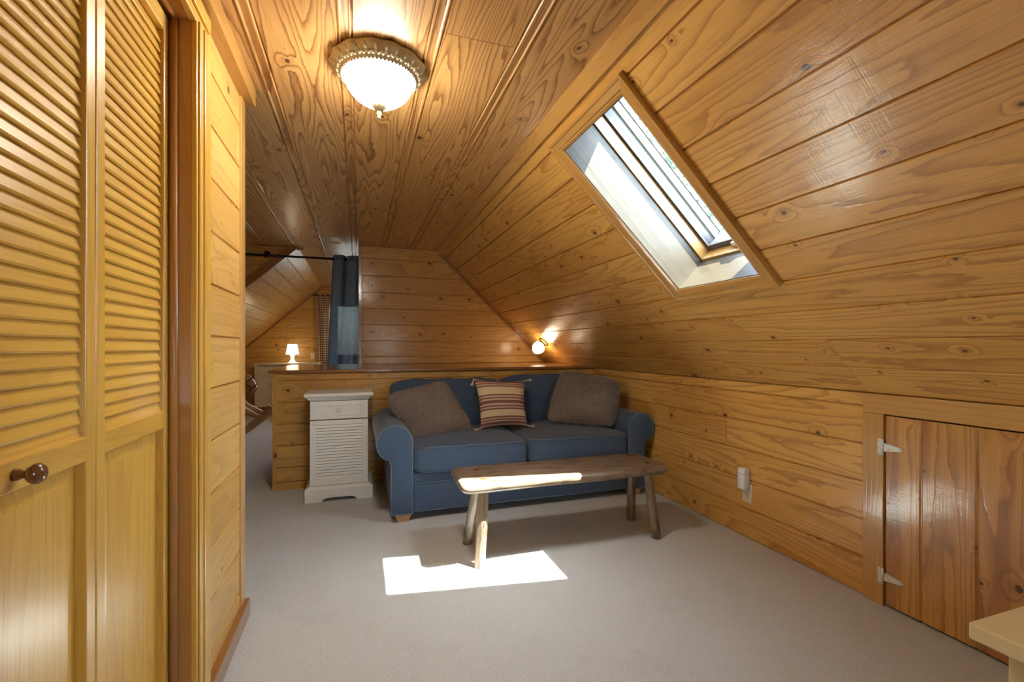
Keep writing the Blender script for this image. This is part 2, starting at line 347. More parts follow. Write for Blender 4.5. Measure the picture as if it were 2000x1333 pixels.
# ------------------------------------------------------------------ mesh builder
class MB:
    def __init__(s):
        s.v, s.f, s.uv, s.t, s.sm = [], [], [], [], []
    def face(s, pts, uvs=None, tint=0.5, smooth=False):
        i = len(s.v)
        s.v += [tuple(p) for p in pts]
        s.f.append(list(range(i, i + len(pts))))
        s.uv.append(uvs or [(p[0], p[2]) for p in pts])
        s.t.append(tint)
        s.sm.append(smooth)
    def raw(s, verts, faces, uvs=None, tint=0.5, smooth=True):
        i = len(s.v)
        s.v += [tuple(p) for p in verts]
        for k, f in enumerate(faces):
            s.f.append([i + j for j in f])
            s.uv.append([uvs[j] for j in f] if uvs else [(verts[j][0] + verts[j][1] * 0.3, verts[j][2]) for j in f])
            s.t.append(tint)
            s.sm.append(smooth)
    def hexa(s, p, tint=None, long=None):
        """8 corner points: bottom 4 (ccw from above) then top 4; grain runs along the longest edge"""
        tint = random.random() if tint is None else tint
        p = [Vector(q) for q in p]
        ax = [p[1] - p[0], p[3] - p[0], p[4] - p[0]]
        L = [a.length for a in ax]
        k = L.index(max(L)) if long is None else long
        ou, ov = random.random() * 40, random.random() * 40
        d = [a.normalized() if a.length > 1e-9 else Vector((0, 0, 1)) for a in ax]
        o = [q for q in range(3) if q != k]
        for f, n in (((0, 3, 2, 1), 2), ((4, 5, 6, 7), 2), ((0, 1, 5, 4), 1), ((2, 3, 7, 6), 1), ((1, 2, 6, 5), 0), ((3, 0, 4, 7), 0)):
            if n == k:
                a, b = o
            else:
                a, b = k, [q for q in o if q != n][0]
            s.face([p[i] for i in f], [((p[i] - p[0]).dot(d[a]) + ou, (p[i] - p[0]).dot(d[b]) + ov + n * 3.1) for i in f], tint)
    def box(s, x0, x1, y0, y1, z0, z1, tint=None, rot=None, about=None, long=None):
        p = [(x0, y0, z0), (x1, y0, z0), (x1, y1, z0), (x0, y1, z0), (x0, y0, z1), (x1, y0, z1), (x1, y1, z1), (x0, y1, z1)]
        if rot is not None:
            about = Vector(about or ((x0 + x1) / 2, (y0 + y1) / 2, (z0 + z1) / 2))
            p = [rot @ (Vector(q) - about) + about for q in p]
        s.hexa(p, tint, long)
    def obox(s, O, U, V, N, u0, u1, v0, v1, n0, n1, tint=None, long=None):
        O, U, V, N = Vector(O), Vector(U), Vector(V), Vector(N)
        q = lambda a, b, c: O + U * a + V * b + N * c
        s.hexa([q(u0, v0, n0), q(u1, v0, n0), q(u1, v1, n0), q(u0, v1, n0), q(u0, v0, n1), q(u1, v0, n1), q(u1, v1, n1), q(u0, v1, n1)], tint, long)
    def prism(s, O, U, V, N, poly, n0, n1, tint=0.5, smooth=False):
        O, U, V, N = Vector(O), Vector(U), Vector(V), Vector(N)
        q = lambda a, b, c: O + U * a + V * b + N * c
        n = len(poly)
        s.face([q(a, b, n1) for a, b in poly], [(a, b) for a, b in poly], tint)
        s.face([q(a, b, n0) for a, b in reversed(poly)], [(a, b) for a, b in reversed(poly)], tint)
        acc = 0
        for i in range(n):
            a, b = poly[i], poly[(i + 1) % n]
            l = math.hypot(b[0] - a[0], b[1] - a[1])
            s.face([q(*a, n0), q(*b, n0), q(*b, n1), q(*a, n1)], [(acc, 0), (acc + l, 0), (acc + l, n1 - n0), (acc, n1 - n0)], tint, smooth)
            acc += l
    def loft(s, rings, caps=True, tint=0.5, smooth=True, closed=True, ulong=True):
        """rings: lists of points, all of one length"""
        n = len(rings[0])
        vs_, uvs, fs = [], [], []
        ou, ov = random.random() * 30, random.random() * 30
        al = 0
        for i, r in enumerate(rings):
            if i:
                al += (Vector(r[0]) - Vector(rings[i - 1][0])).length
            ac = 0
            for j, p in enumerate(r):
                if j:
                    ac += (Vector(p) - Vector(r[j - 1])).length
                vs_.append(tuple(p))
                uvs.append((al + ou, ac + ov) if ulong else (ac + ou, al + ov))
        for i in range(len(rings) - 1):
            for j in range(n if closed else n - 1):
                k = (j + 1) % n
                fs.append((i * n + j, i * n + k, (i + 1) * n + k, (i + 1) * n + j))
        if caps:
            fs.append(tuple(reversed(range(n))))
            fs.append(tuple((len(rings) - 1) * n + j for j in range(n)))
        s.raw(vs_, fs, uvs, tint, smooth)
    def tube(s, pts, r, n=8, caps=True, tint=0.5, smooth=True, up=None):
        pts = [Vector(p) for p in pts]
        rr = r if isinstance(r, (list, tuple)) else [r] * len(pts)
        rings = []
        ref = None
        for i, p in enumerate(pts):
            d = (pts[min(i + 1, len(pts) - 1)] - pts[max(i - 1, 0)]).normalized()
            if ref is None:
                ref = Vector(up) if up else (Vector((0, 0, 1)) if abs(d.z) < 0.9 else Vector((1, 0, 0)))
            a = (ref - d * ref.dot(d)).normalized()
            ref = a
            b = d.cross(a)
            rings.append([p + (a * math.cos(2 * PI * k / n) + b * math.sin(2 * PI * k / n)) * rr[i] for k in range(n)])
        s.loft(rings, caps, tint, smooth)
    def lathe(s, O, A, prof, n=32, tint=0.5, smooth=True, ripple=None, caps=False):
        """prof: (radius, height along axis A)"""
        O, A = Vector(O), Vector(A).normalized()
        x = A.orthogonal().normalized()
        if abs(A.z) > 0.99:
            x = Vector((1, 0, 0))
        y = A.cross(x)
        rings = []
        for k, (r, h) in enumerate(prof):
            rings.append([O + A * h + (x * math.cos(2 * PI * j / n) + y * math.sin(2 * PI * j / n)) * (r * (1 + (ripple(k, 2 * PI * j / n) if ripple else 0))) for j in range(n)])
        s.loft(rings, caps, tint, smooth)
    def ball(s, c, r, n=12, sc=(1, 1, 1), tint=0.5):
        c = Vector(c)
        rings = []
        for i in range(n + 1):
            a = PI * i / n
            q = max(math.sin(a), 1e-3)
            rings.append([c + Vector((math.cos(2 * PI * j / (2 * n)) * q * sc[0], math.sin(2 * PI * j / (2 * n)) * q * sc[1], -math.cos(a) * sc[2])) * r for j in range(2 * n)])
        s.loft(rings, False, tint)
    def build(s, name, mat, parent=None, bevel=0.0, seg=2, subsurf=0, weld=False):
        me = bpy.data.meshes.new(name)
        me.from_pydata(s.v, [], s.f)
        uvl = me.uv_layers.new(name='UVMap')
        k = 0
        flat = []
        for u in s.uv:
            for a in u:
                flat += [a[0], a[1]]
        uvl.data.foreach_set('uv', flat)
        at = me.attributes.new('tint', 'FLOAT', 'FACE')
        at.data.foreach_set('value', s.t)
        me.polygons.foreach_set('use_smooth', s.sm)
        me.materials.append(mat)
        if weld or bevel > 0:
            bm = bmesh.new()
            bm.from_mesh(me)
            bmesh.ops.remove_doubles(bm, verts=bm.verts, dist=1e-5)
            bmesh.ops.recalc_face_normals(bm, faces=bm.faces)
            bm.to_mesh(me)
            bm.free()
        me.update()
        o = bpy.data.objects.new(name, me)
        COL.objects.link(o)
        if bevel > 0:
            md = o.modifiers.new('bevel', 'BEVEL')
            md.width = bevel
            md.segments = seg
            md.limit_method = 'ANGLE'
            md.angle_limit = math.radians(40)
        if subsurf:
            md = o.modifiers.new('sub', 'SUBSURF')
            md.levels = subsurf
            md.render_levels = subsurf
        if parent is not None:
            o.parent = parent
            o.matrix_parent_inverse = Matrix.Translation(parent.location).inverted() if parent.type == 'EMPTY' else Matrix()
            if parent.type != 'EMPTY':
                pass
        return o

def tag(o, label, cat, group=None, kind=None):
    o['label'] = label
    o['category'] = cat
    if group:
        o['group'] = group
    if kind:
        o['kind'] = kind
    return o

def thing(name, label, cat, loc, group=None, kind=None):
    o = bpy.data.objects.new(name, None)
    o.empty_display_size = 0.05
    o.location = loc
    COL.objects.link(o)
    return tag(o, label, cat, group, kind)

def clip(poly, f):
    """keep the side where f(p) >= 0 (f linear)"""
    res = []
    for i in range(len(poly)):
        a, b = poly[i], poly[(i + 1) % len(poly)]
        fa, fb = f(a), f(b)
        if fa >= 0:
            res.append(a)
        if (fa > 0 and fb < 0) or (fa < 0 and fb > 0):
            t = fa / (fa - fb)
            res.append((a[0] + (b[0] - a[0]) * t, a[1] + (b[1] - a[1]) * t))
    return res

def planks(mb, O, U, V, N, edges, regions, joints=None, ch=0.005, dp=0.009, back=0.03, rng=None, jl=2.4, gap=0.0014):
    """tongue-and-groove boards along U, stacked along V, facing N; V grooves between; random butt joints"""
    rng = rng or random.Random(3)
    O, U, V, N = Vector(O), Vector(U), Vector(V), Vector(N)
    flip = U.cross(V).dot(N) < 0
    q = lambda a, b, c: O + U * a + V * b + N * c
    umin = min(p[0] for r in regions for p in r)
    umax = max(p[0] for r in regions for p in r)
    for r in regions:
        mb.prism(O, U, V, N, r if not flip else list(reversed(r)), -dp - back, -dp - 0.0005, 0.9)
    for i in range(len(edges) - 1):
        v0, v1 = edges[i], edges[i + 1]
        js = sorted((joints or {}).get(i, [umin + rng.random() * jl + k * jl for k in range(int((umax - umin) / jl) + 1)]))
        js = [umin - 0.01] + [j for j in js if umin + 0.2 < j < umax - 0.2] + [umax + 0.01]
        for a, b in zip(js[:-1], js[1:]):
            ou, ov, tint = rng.random() * 60, rng.random() * 60, rng.random()
            for (s0, s1, d0, d1) in ((v0 + gap, v0 + ch, -dp, 0.0), (v0 + ch, v1 - ch, 0.0, 0.0), (v1 - ch, v1 - gap, 0.0, -dp)):
                for r in regions:
                    pl = clip(clip(clip(clip(r, lambda p: p[0] - a - 0.0012), lambda p: b - 0.0012 - p[0]), lambda p: p[1] - s0), lambda p: s1 - p[1])
                    if len(pl) < 3:
                        continue
                    pts = [q(p[0], p[1], d0 + (d1 - d0) * (p[1] - s0) / (s1 - s0)) for p in pl]
                    uvs = [(p[0] + ou, p[1] - v0 + ov) for p in pl]
                    if flip:
                        pts.reverse()
                        uvs.reverse()
                    mb.face(pts, uvs, tint)
    return mb

def steps(a, b, w=0.1755, first=None):
    e = [a]
    x = a + (first if first is not None else w)
    while x < b - 0.02:
        e.append(x)
        x += w
    e.append(b)
    return e

X, Y, Z = Vector((1, 0, 0)), Vector((0, 1, 0)), Vector((0, 0, 1))

def struct(mb, name, mat, label, cat='wall', **kw):
    return tag(mb.build(name, mat, **kw), label, cat, None, 'structure')

# ------------------------------------------------------------------ floor and ceiling
mb = MB()
mb.box(LXE - 0.1, KX + 0.1, YN - 0.1, YF + 0.1, -0.12, 0.0)
struct(mb, 'floor', M['carpet'], 'grey beige wall to wall carpet of the attic room', 'floor')

mb = MB()
rng = random.Random(11)
seams = [-2.53, -2.22, -1.905, -1.59, -1.28, -0.97, -0.66, -0.357, -0.045, 0.262, 0.58, 0.885]
prof = [(-.028, 0), (-.0245, .007), (-.021, .001), (-.0185, -.003), (-.0155, -.003), (-.013, .002), (-.0105, .004), (.0105, .004), (.013, .002), (.0155, -.003), (.0185, -.003), (.021, .001), (.0245, .007), (.028, 0)]
for i in range(len(seams) - 1):
    a, b = seams[i], seams[i + 1]
    y0 = YN
    while y0 < YF:
        y1 = min(YF, y0 + 1.6 + rng.random() * 2.2)
        if i == 9:
            y1 = 1.62 if y0 < 1 else y1
        if YF - y1 < 0.5:
            y1 = YF
        for (xa, xb) in ((a, b),):
            ou, ov, ti = rng.random() * 50, rng.random() * 50, rng.random()
            line = [(a + dx, CEIL + dz) for dx, dz in prof] + [(b - .028, CEIL)]
            for (p, q_) in zip(line[:-1], line[1:]):
                pts = [(p[0], y0 + .001, p[1]), (p[0], y1 - .001, p[1]), (q_[0], y1 - .001, q_[1]), (q_[0], y0 + .001, q_[1])]
                mb.face(pts, [(y0 + ou, p[0] + ov), (y1 + ou, p[0] + ov), (y1 + ou, q_[0] + ov), (y0 + ou, q_[0] + ov)], ti)
        y0 = y1
mb.box(LXE - 0.1, JX + 0.07, YN - 0.12, YF + 0.12, CEIL + 0.009, CEIL + 0.05)
struct(mb, 'ceiling', M['pine_ceiling'], 'flat ceiling of wide knotty pine boards with beaded seams', 'ceiling')

# ------------------------------------------------------------------ right slope with the skylight hole
S0 = Vector((JX, 0, CEIL))
HS0, HS1, HY0, HY1 = 0.17, 1.131, 1.575, 2.115
edges = [0.0] + [0.128 + 0.1772 * k for k in range(10)] + [SL]
regs = [[(YN, 0), (HY0, 0), (HY0, SL), (YN, SL)], [(HY1, 0), (YF, 0), (YF, SL), (HY1, SL)],
        [(HY0, 0), (HY1, 0), (HY1, HS0), (HY0, HS0)], [(HY0, HS1), (HY1, HS1), (HY1, SL), (HY0, SL)]]
mb = planks(MB(), S0, Y, SU, -SN, edges, regs, rng=random.Random(21), jl=2.7,
            joints={9: [1.50, 2.6, 4.0], 10: [1.49, 2.75, 4.3, 6.2], 8: [1.9, 3.1, 4.6], 1: [3.0, 4.9], 2: [2.35, 4.2], 3: [3.05, 5.0], 4: [2.2, 3.6, 5.5], 5: [4.2, 6.0], 6: [3.9, 4.4], 7: [2.6, 4.1]})
struct(mb, 'wall_right_slope', M['pine'], 'sloping right side of the attic in honey pine boards around the skylight')

mb = MB()   # outer roof sheathing behind the boards
for (a_, b_, c_, d_) in ((YN - 0.12, HY0 - 0.025, -0.03, SL + 0.12), (HY1 + 0.025, YF + 0.1, -0.03, SL + 0.12), (HY0 - 0.025, HY1 + 0.025, -0.03, HS0 - 0.025), (HY0 - 0.025, HY1 + 0.025, HS1 + 0.025, SL + 0.12)):
    mb.obox(S0, Y, SU, SN, a_, b_, c_, d_, 0.04, 0.10)
mb.obox(Vector((-0.63, 0, CEIL)), Vector((-1.23, 0, -1.10)).normalized(), Y, Vector((-1.10, 0, 1.23)).normalized(), -0.05, 2.4, YS + 0.02, YF + 0.12, 0.04, 0.10)
for (y_, x0_, x1_, z0_, z1_) in ((YF + 0.095, WX0, WX1, WZ0, WZ1), (YN - 0.12, 0.30, 0.95, 0.85, 1.70)):
    mb.box(LXE - 0.1, x0_, y_, y_ + 0.025, 0, CEIL + 0.1); mb.box(x1_, KX + 0.2, y_, y_ + 0.025, 0, CEIL + 0.1)
    mb.box(x0_, x1_, y_, y_ + 0.025, 0, z0_); mb.box(x0_, x1_, y_, y_ + 0.025, z1_, CEIL + 0.1)
struct(mb, 'roof_sheathing', M['pine'], 'roof boarding above the right slope', 'roof')
# knee wall
mb = planks(MB(), (KX, 0, 0), Y, Z, -X, steps(0, KZ), [[(1.506, 0), (YF, 0), (YF, KZ), (1.506, KZ)], [(YN, 0), (0.50, 0), (0.50, KZ), (YN, KZ)], [(0.50, 0.85), (1.506, 0.85), (1.506, KZ), (0.50, KZ)]],
            rng=random.Random(5), jl=2.1, joints={0: [2.9], 1: [3.0], 2: [2.2], 3: [2.35], 4: [2.9], 5: [3.3]})
mb.box(KX + 0.04, KX + 0.09, YN, YF, 0, KZ + 0.02)
struct(mb, 'wall_right', M['pine'], 'low pine knee wall under the right slope')

# left closet wall, its opening and end return
DY0, DY1, DZ = 0.785, 1.566, 2.10
mb = planks(MB(), (LX, 0, 0), Y, Z, X, steps(0, CEIL, first=0.1325), [[(DY1, 0), (2.215, 0), (2.215, CEIL), (DY1, CEIL)], [(YN, 0), (DY0, 0), (DY0, CEIL), (YN, CEIL)], [(DY0, DZ), (DY1, DZ), (DY1, CEIL), (DY0, CEIL)]],
            rng=random.Random(8), joints={k: [] for k in range(20)}, back=0.05)
mb.box(LXE, LX - 0.01, 2.155, 2.21, 0, CEIL)                       # return wall behind the corner
mb.box(-1.15, -1.12, YN, 2.2, 0, CEIL)                             # back of the closet
struct(mb, 'wall_left', M['pine_pale'], 'pale knotty pine closet wall at the left')

mb = MB()
mb.box(LX - 0.02, LX + 0.008, 2.155, 2.222, 0.0725, CEIL)
struct(mb, 'trim_1', M['trim'], 'vertical corner board at the end of the closet wall', 'trim', bevel=0.003)
mb = MB()
mb.box(LX - 0.01, LX + 0.045, YN, 2.235, 2.185, CEIL)
struct(mb, 'trim_2', M['trim'], 'square pine strip along the top of the closet wall', 'trim', bevel=0.002)
mb = MB()
mb.box(LX - 0.01, LX + 0.024, 1.68, 2.235, 0, 0.0725)
struct(mb, 'baseboard_left', M['trim_brown'], 'brown pine baseboard below the closet wall', 'baseboard', bevel=0.003)

# slope / ceiling batten
mb = MB()
mb.prism((0, YN, 0), X, Z, Y, [(JX - 0.012, CEIL + 0.01), (JX - 0.012, CEIL - 0.012), (JX + 0.034, CEIL - 0.052), (JX + 0.05, CEIL - 0.038), (JX + 0.03, CEIL + 0.01)], 0, YU - YN)
for i, f in enumerate(mb.uv):
    mb.uv[i] = [(b, a) for a, b in f] if i > 1 else f
struct(mb, 'trim_3', M['trim'], 'square strip where the flat ceiling meets the right slope', 'trim')

# half wall box with ledge
HX0 = -0.652
mb = planks(MB(), (0, YH, 0), X, Z, -Y, steps(0.06, 0.935, first=0.1155), [[(HX0 + 0.033, 0.0), (KX, 0.0), (KX, 0.935), (HX0 + 0.033, 0.935)]], rng=random.Random(14), joints={1: [1.4], 2: [1.1], 4: [-0.1, 0.9], 3: [0.4]})
mb.box(HX0, HX0 + 0.033, YH - 0.004, YH + 0.1, 0, 0.935)
mb.box(HX0 + 0.002, HX0 + 0.03, YH + 0.1, YU + 0.04, 0, 0.935)
mb.box(HX0, KX, YH - 0.012, YH, 0, 0.06)
struct(mb, 'wall_half', M['pine_back'], 'waist high amber pine half wall behind the sofa and nightstand')
mb = MB()
mb.box(HX0 - 0.03, KX, YH - 0.025, YU + 0.04, 0.936, 0.962)
struct(mb, 'trim_4', M['trim_brown'], 'brown wooden ledge capping the half wall', 'trim', bevel=0.006)

# upper back wall
slope_cut = lambda p: (JX - p[0]) + (CEIL - p[1]) * (KX - JX) / (CEIL - KZ)
poly = clip([(0.036, 0.962), (KX, 0.962), (KX, CEIL), (0.036, CEIL)], slope_cut)
mb = planks(MB(), (0, YU, 0), X, Z, -Y, [0.962, 1.043, 1.218, 1.395, 1.574, 1.751, 1.937, 2.122, CEIL], [poly], rng=random.Random(31), joints={k: [] for k in range(9)} | {0: [1.2], 7: [0.55]})
mb.prism((0, YU, 0), X, Z, Y, list(reversed(clip([(0.03, 0.962), (KX, 0.962), (KX, CEIL), (0.03, CEIL)], slope_cut))), 0.037, 0.10)
struct(mb, 'wall_back', M['pine_back'], 'amber pine gable shaped back wall above the ledge')
mb = MB()
mb.box(0.0, 0.036, YU - 0.012, YU + 0.11, 0.962, CEIL)
struct(mb, 'trim_5', M['trim_brown'], 'brown vertical edge board beside the blue curtain opening', 'trim', bevel=0.003)
mb = MB()
o_ = Vector((JX, YU - 0.014, CEIL)) - SN * 0.004
mb.obox(o_, SU, Y, -SN, 0.05, SL - 0.01, 0, 0.016, 0, 0.02)
struct(mb, 'trim_6', M['trim_brown'], 'narrow strip where the back wall meets the right slope', 'trim')

# soffit face at the far room, far left slope, far gable
lx = -0.63
LS = Vector((-1.23, 0, -1.10)).normalized()
LN = Vector((-LS.z, 0, LS.x))          # toward the room: right and down
if LN.z > 0:
    LN = -LN
SLL = (CEIL - 0.55) / -LS.z
lcut = lambda p: (p[1] - CEIL) * 1.23 - (p[0] - lx) * 1.10           # keep above the slope line
poly = clip([(LXE, 0.3), (lx, 0.3), (lx, CEIL), (LXE, CEIL)], lambda p: lcut(p))
mb = planks(MB(), (0, YS, 0), X, Z, -Y, steps(0.3, CEIL), [poly], rng=random.Random(77), joints={k: [] for k in range(20)}, back=0.02)
struct(mb, 'wall_soffit', M['pine_back'], 'dark pine triangle of wall above the curtain rod')
mb = MB()
mb.obox(Vector((lx, YS - 0.02, CEIL)), LS, Y, -LN, 0.0, SLL, 0, 0.05, 0.0, 0.085)
struct(mb, 'trim_7', M['trim_brown'], 'brown sloping edge board below the dark pine triangle', 'trim')
mb = planks(MB(), Vector((lx, 0, CEIL)), Y, LS, LN, steps(0, SLL), [[(YS, 0), (YF, 0), (YF, SLL), (YS, SLL)]], rng=random.Random(45), jl=0.9)
struct(mb, 'wall_left_slope', M['pine_back'], 'far left sloping ceiling of pine boards above the dresser')

lcut2 = lambda p: -(p[1] - CEIL) * 1.23 + (p[0] - lx) * 1.10
def gable_regs(full):
    res = []
    for r in full:
        r = clip(clip(r, slope_cut), lcut2)
        if len(r) >= 3:
            res.append(r)
    return res
full = [[(LXE, 0), (WX0, 0), (WX0, CEIL), (LXE, CEIL)], [(WX1, 0), (KX, 0), (KX, CEIL), (WX1, CEIL)], [(WX0, 0), (WX1, 0), (WX1, WZ0), (WX0, WZ0)], [(WX0, WZ1), (WX1, WZ1), (WX1, CEIL), (WX0, CEIL)]]
mb = planks(MB(), (0, YF, 0), X, Z, -Y, steps(0, CEIL, first=0.085), gable_regs(full), rng=random.Random(9), joints={k: [] for k in range(20)}, back=0.06)
struct(mb, 'wall_far', M['pine_back'], 'far gable wall of knotty pine behind the dresser')
mb = MB()
mb.box(LXE - 0.05, LXE, YN, YF, 0, CEIL)
struct(mb, 'wall_left_outer', M['pine_back'], 'outer left wall of the attic beyond the closet')
mb = MB()
mb.obox(Vector((lx, YF - 0.02, CEIL)), LS, Y, LN, 0.02, SLL, 0, 0.012, 0.0, 0.03)
struct(mb, 'trim_8', M['trim_brown'], 'slim strip where the far gable meets the left slope', 'trim')

# near gable behind the camera, with an unseen window added to brighten the room
NX0, NX1, NZ0, NZ1 = 0.30, 0.95, 0.85, 1.70
full = [[(LX, 0), (NX0, 0), (NX0, CEIL), (LX, CEIL)], [(NX1, 0), (KX, 0), (KX, CEIL), (NX1, CEIL)], [(NX0, 0), (NX1, 0), (NX1, NZ0), (NX0, NZ0)], [(NX0, NZ1), (NX1, NZ1), (NX1, CEIL), (NX0, CEIL)]]
regs = [r for r in (clip(r, slope_cut) for r in full) if len(r) >= 3]
mb = planks(MB(), (0, YN, 0), X, Z, Y, steps(0, CEIL), regs, rng=random.Random(19), back=0.06)
struct(mb, 'wall_near', M['pine'], 'pine gable wall with an added window behind the camera')

def wall_window(name, x0, x1, z0, z1, y, label):
    t = thing(name, label, 'window', ((x0 + x1) / 2, y, z0), None, 'structure')
    f = MB()
    w = 0.05
    f.box(x0, x0 + w, y - .02, y + .02, z0, z1); f.box(x1 - w, x1, y - .02, y + .02, z0, z1)
    f.box(x0 + w, x1 - w, y - .02, y + .02, z0, z0 + w); f.box(x0 + w, x1 - w, y - .02, y + .02, z1 - w, z1)
    f.box((x0 + x1) / 2 - .02, (x0 + x1) / 2 + .02, y - .02, y + .02, z0 + w, z1 - w)
    f.build('window_frame', M['white_plastic'], t)
    g = MB(); g.box(x0 + w, x1 - w, y - .003, y + .003, z0 + w, z1 - w)
    g.build('glass_pane', M['glass'], t)
    return t
wall_window('window_2', WX0, WX1, WZ0, WZ1, YF + 0.03, 'far gable window behind the gingham and blue curtains')
wall_window('fill_window', NX0, NX1, NZ0, NZ1, YN - 0.03, 'unseen window added behind the camera to fill the room with daylight')

# ------------------------------------------------------------------ skylight
sky = thing('window_1', 'slanted skylight in the right slope with a pine casing', 'skylight', S0 + SU * 0.65 + Y * 1.845, None, 'structure')
T_, CURB = 0.31, 0.10
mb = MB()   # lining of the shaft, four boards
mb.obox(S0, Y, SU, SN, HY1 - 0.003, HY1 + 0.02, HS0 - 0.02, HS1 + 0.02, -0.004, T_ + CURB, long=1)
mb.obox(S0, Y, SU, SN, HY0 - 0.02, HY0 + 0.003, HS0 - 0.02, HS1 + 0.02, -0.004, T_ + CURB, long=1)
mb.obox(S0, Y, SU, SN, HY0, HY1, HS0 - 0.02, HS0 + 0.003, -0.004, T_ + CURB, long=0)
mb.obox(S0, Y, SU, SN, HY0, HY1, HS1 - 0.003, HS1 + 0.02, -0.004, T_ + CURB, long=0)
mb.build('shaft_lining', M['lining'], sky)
mb = MB()   # stop boards near the sash
mb.obox(S0, Y, SU, SN, HY1 - 0.012, HY1, HS0, HS1, T_ - 0.09, T_ - 0.0, long=1)
mb.obox(S0, Y, SU, SN, HY0 + 0.012, HY1 - 0.012, HS1 - 0.014, HS1, T_ - 0.09, T_ - 0.0, long=0)
mb.build('window_stop', M['trim'], sky)
GY0, GY1, GS0, GS1 = 1.645, 2.09, 0.18, 1.085

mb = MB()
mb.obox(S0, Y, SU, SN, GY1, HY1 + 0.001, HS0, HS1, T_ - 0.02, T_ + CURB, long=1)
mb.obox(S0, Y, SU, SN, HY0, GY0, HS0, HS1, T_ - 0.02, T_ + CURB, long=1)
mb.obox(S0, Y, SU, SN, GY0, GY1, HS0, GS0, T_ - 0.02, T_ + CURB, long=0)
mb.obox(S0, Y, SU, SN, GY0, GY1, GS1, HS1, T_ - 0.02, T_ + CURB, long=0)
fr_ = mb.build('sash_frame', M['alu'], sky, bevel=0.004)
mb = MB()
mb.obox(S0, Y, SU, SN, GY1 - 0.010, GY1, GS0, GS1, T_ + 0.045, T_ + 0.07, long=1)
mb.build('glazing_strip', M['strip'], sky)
mb = MB()
mb.obox(S0, Y, SU, SN, GY0 - 0.005, GY1 + 0.005, GS0 - 0.005, GS1 + 0.005, T_ + 0.012, T_ + 0.018)
mb.build('glass_pane', M['glass'], sky)
mb = MB()   # crank latch at the lower end
c0 = S0 + Y * 1.86 + SU * (HS1 - 0.03) + SN * (T_ - 0.03)
mb.tube([c0 - Y * 0.07, c0 - Y * 0.03 - SN * 0.012, c0 + Y * 0.03 - SN * 0.012, c0 + Y * 0.06], [0.008, 0.016, 0.016, 0.008], 10)
mb.ball(c0 - SN * 0.016 - Y * 0.03, 0.017, 8)
mb.build('latch', M['steel'], sky)
# moulded casing, mitred
def casing_ring(mb, y0, y1, s0, s1, w):
    prof_ = [(0.0, 0.0), (0.0, 0.010), (0.012, 0.016), (0.018, 0.013), (0.024, 0.019), (0.05, 0.021), (0.058, 0.026), (w, 0.026), (w, 0.0)]
    cs = [(y0, s0, -1, -1), (y1, s0, 1, -1), (y1, s1, 1, 1), (y0, s1, -1, 1)]
    for k in range(4):
        a, b = cs[k], cs[(k + 1) % 4]
        ou, ov = random.random() * 30, random.random() * 30
        ti = random.random()
        for p, q_ in zip(prof_[:-1], prof_[1:]):
            pt = lambda c, pr: S0 + Y * (c[0] + c[2] * pr[0]) + SU * (c[1] + c[3] * pr[0]) - SN * pr[1]
            pts = [pt(a, p), pt(b, p), pt(b, q_), pt(a, q_)]
            L = (pts[1] - pts[0]).length
            d = (pts[1] - pts[0]).normalized()
            mb.face(pts, [((x - pts[0]).dot(d) + ou, pr + ov) for x, pr in zip(pts, (p[0], p[0], q_[0], q_[0]))], ti)
mb = MB()
casing_ring(mb, HY0, HY1, HS0, HS1, 0.068)
mb.build('casing', M['trim'], sky)

# ------------------------------------------------------------------ closet bifold door
XF = -0.514
tr = MB()
def jamb_profile(mb):
    mb.box(LX + 0.0, LX + 0.018, DY1, DY1 + 0.114, 0, DZ + 0.005)                     # casing upright
    mb.box(LX + 0.018, LX + 0.024, DY1 + 0.012, DY1 + 0.04, 0, DZ + 0.01)
    mb.box(LX + 0.018, LX + 0.026, DY1 + 0.05, DY1 + 0.108, 0, DZ + 0.01)
    mb.box(LX + 0.0, LX + 0.018, 0.70, DY1 + 0.114, DZ, DZ + 0.078)                  # head
    mb.box(LX + 0.018, LX + 0.026, 0.70, DY1 + 0.108, DZ + 0.03, DZ + 0.074)
    mb.box(LX + 0.0, LX + 0.018, DY0 - 0.1, DY0, 0, DZ)
jamb_profile(tr)
struct(tr, 'trim_9', M['closet'], 'moulded casing around the closet door', 'trim', bevel=0.003)
tr = MB()
tr.box(XF - 0.06, LX + 0.004, DY1 - 0.004, DY1 + 0.02, 0, DZ)
tr.box(XF - 0.06, LX + 0.004, DY0 - 0.02, DY0 + 0.003, 0, DZ)
tr.box(XF - 0.06, LX + 0.004, DY0, DY1, DZ - 0.004, DZ + 0.02)
tr.tube([(XF + 0.012, DY1 - 0.005, 0.0), (XF + 0.012, DY1 - 0.005, DZ)], 0.012, 10)
tr.tube([(XF + 0.012, DY0, DZ - 0.001), (XF + 0.012, DY1, DZ - 0.001)], 0.012, 10)
struct(tr, 'trim_10', M['jamb'], 'reddish brown door jamb inside the closet casing', 'trim')

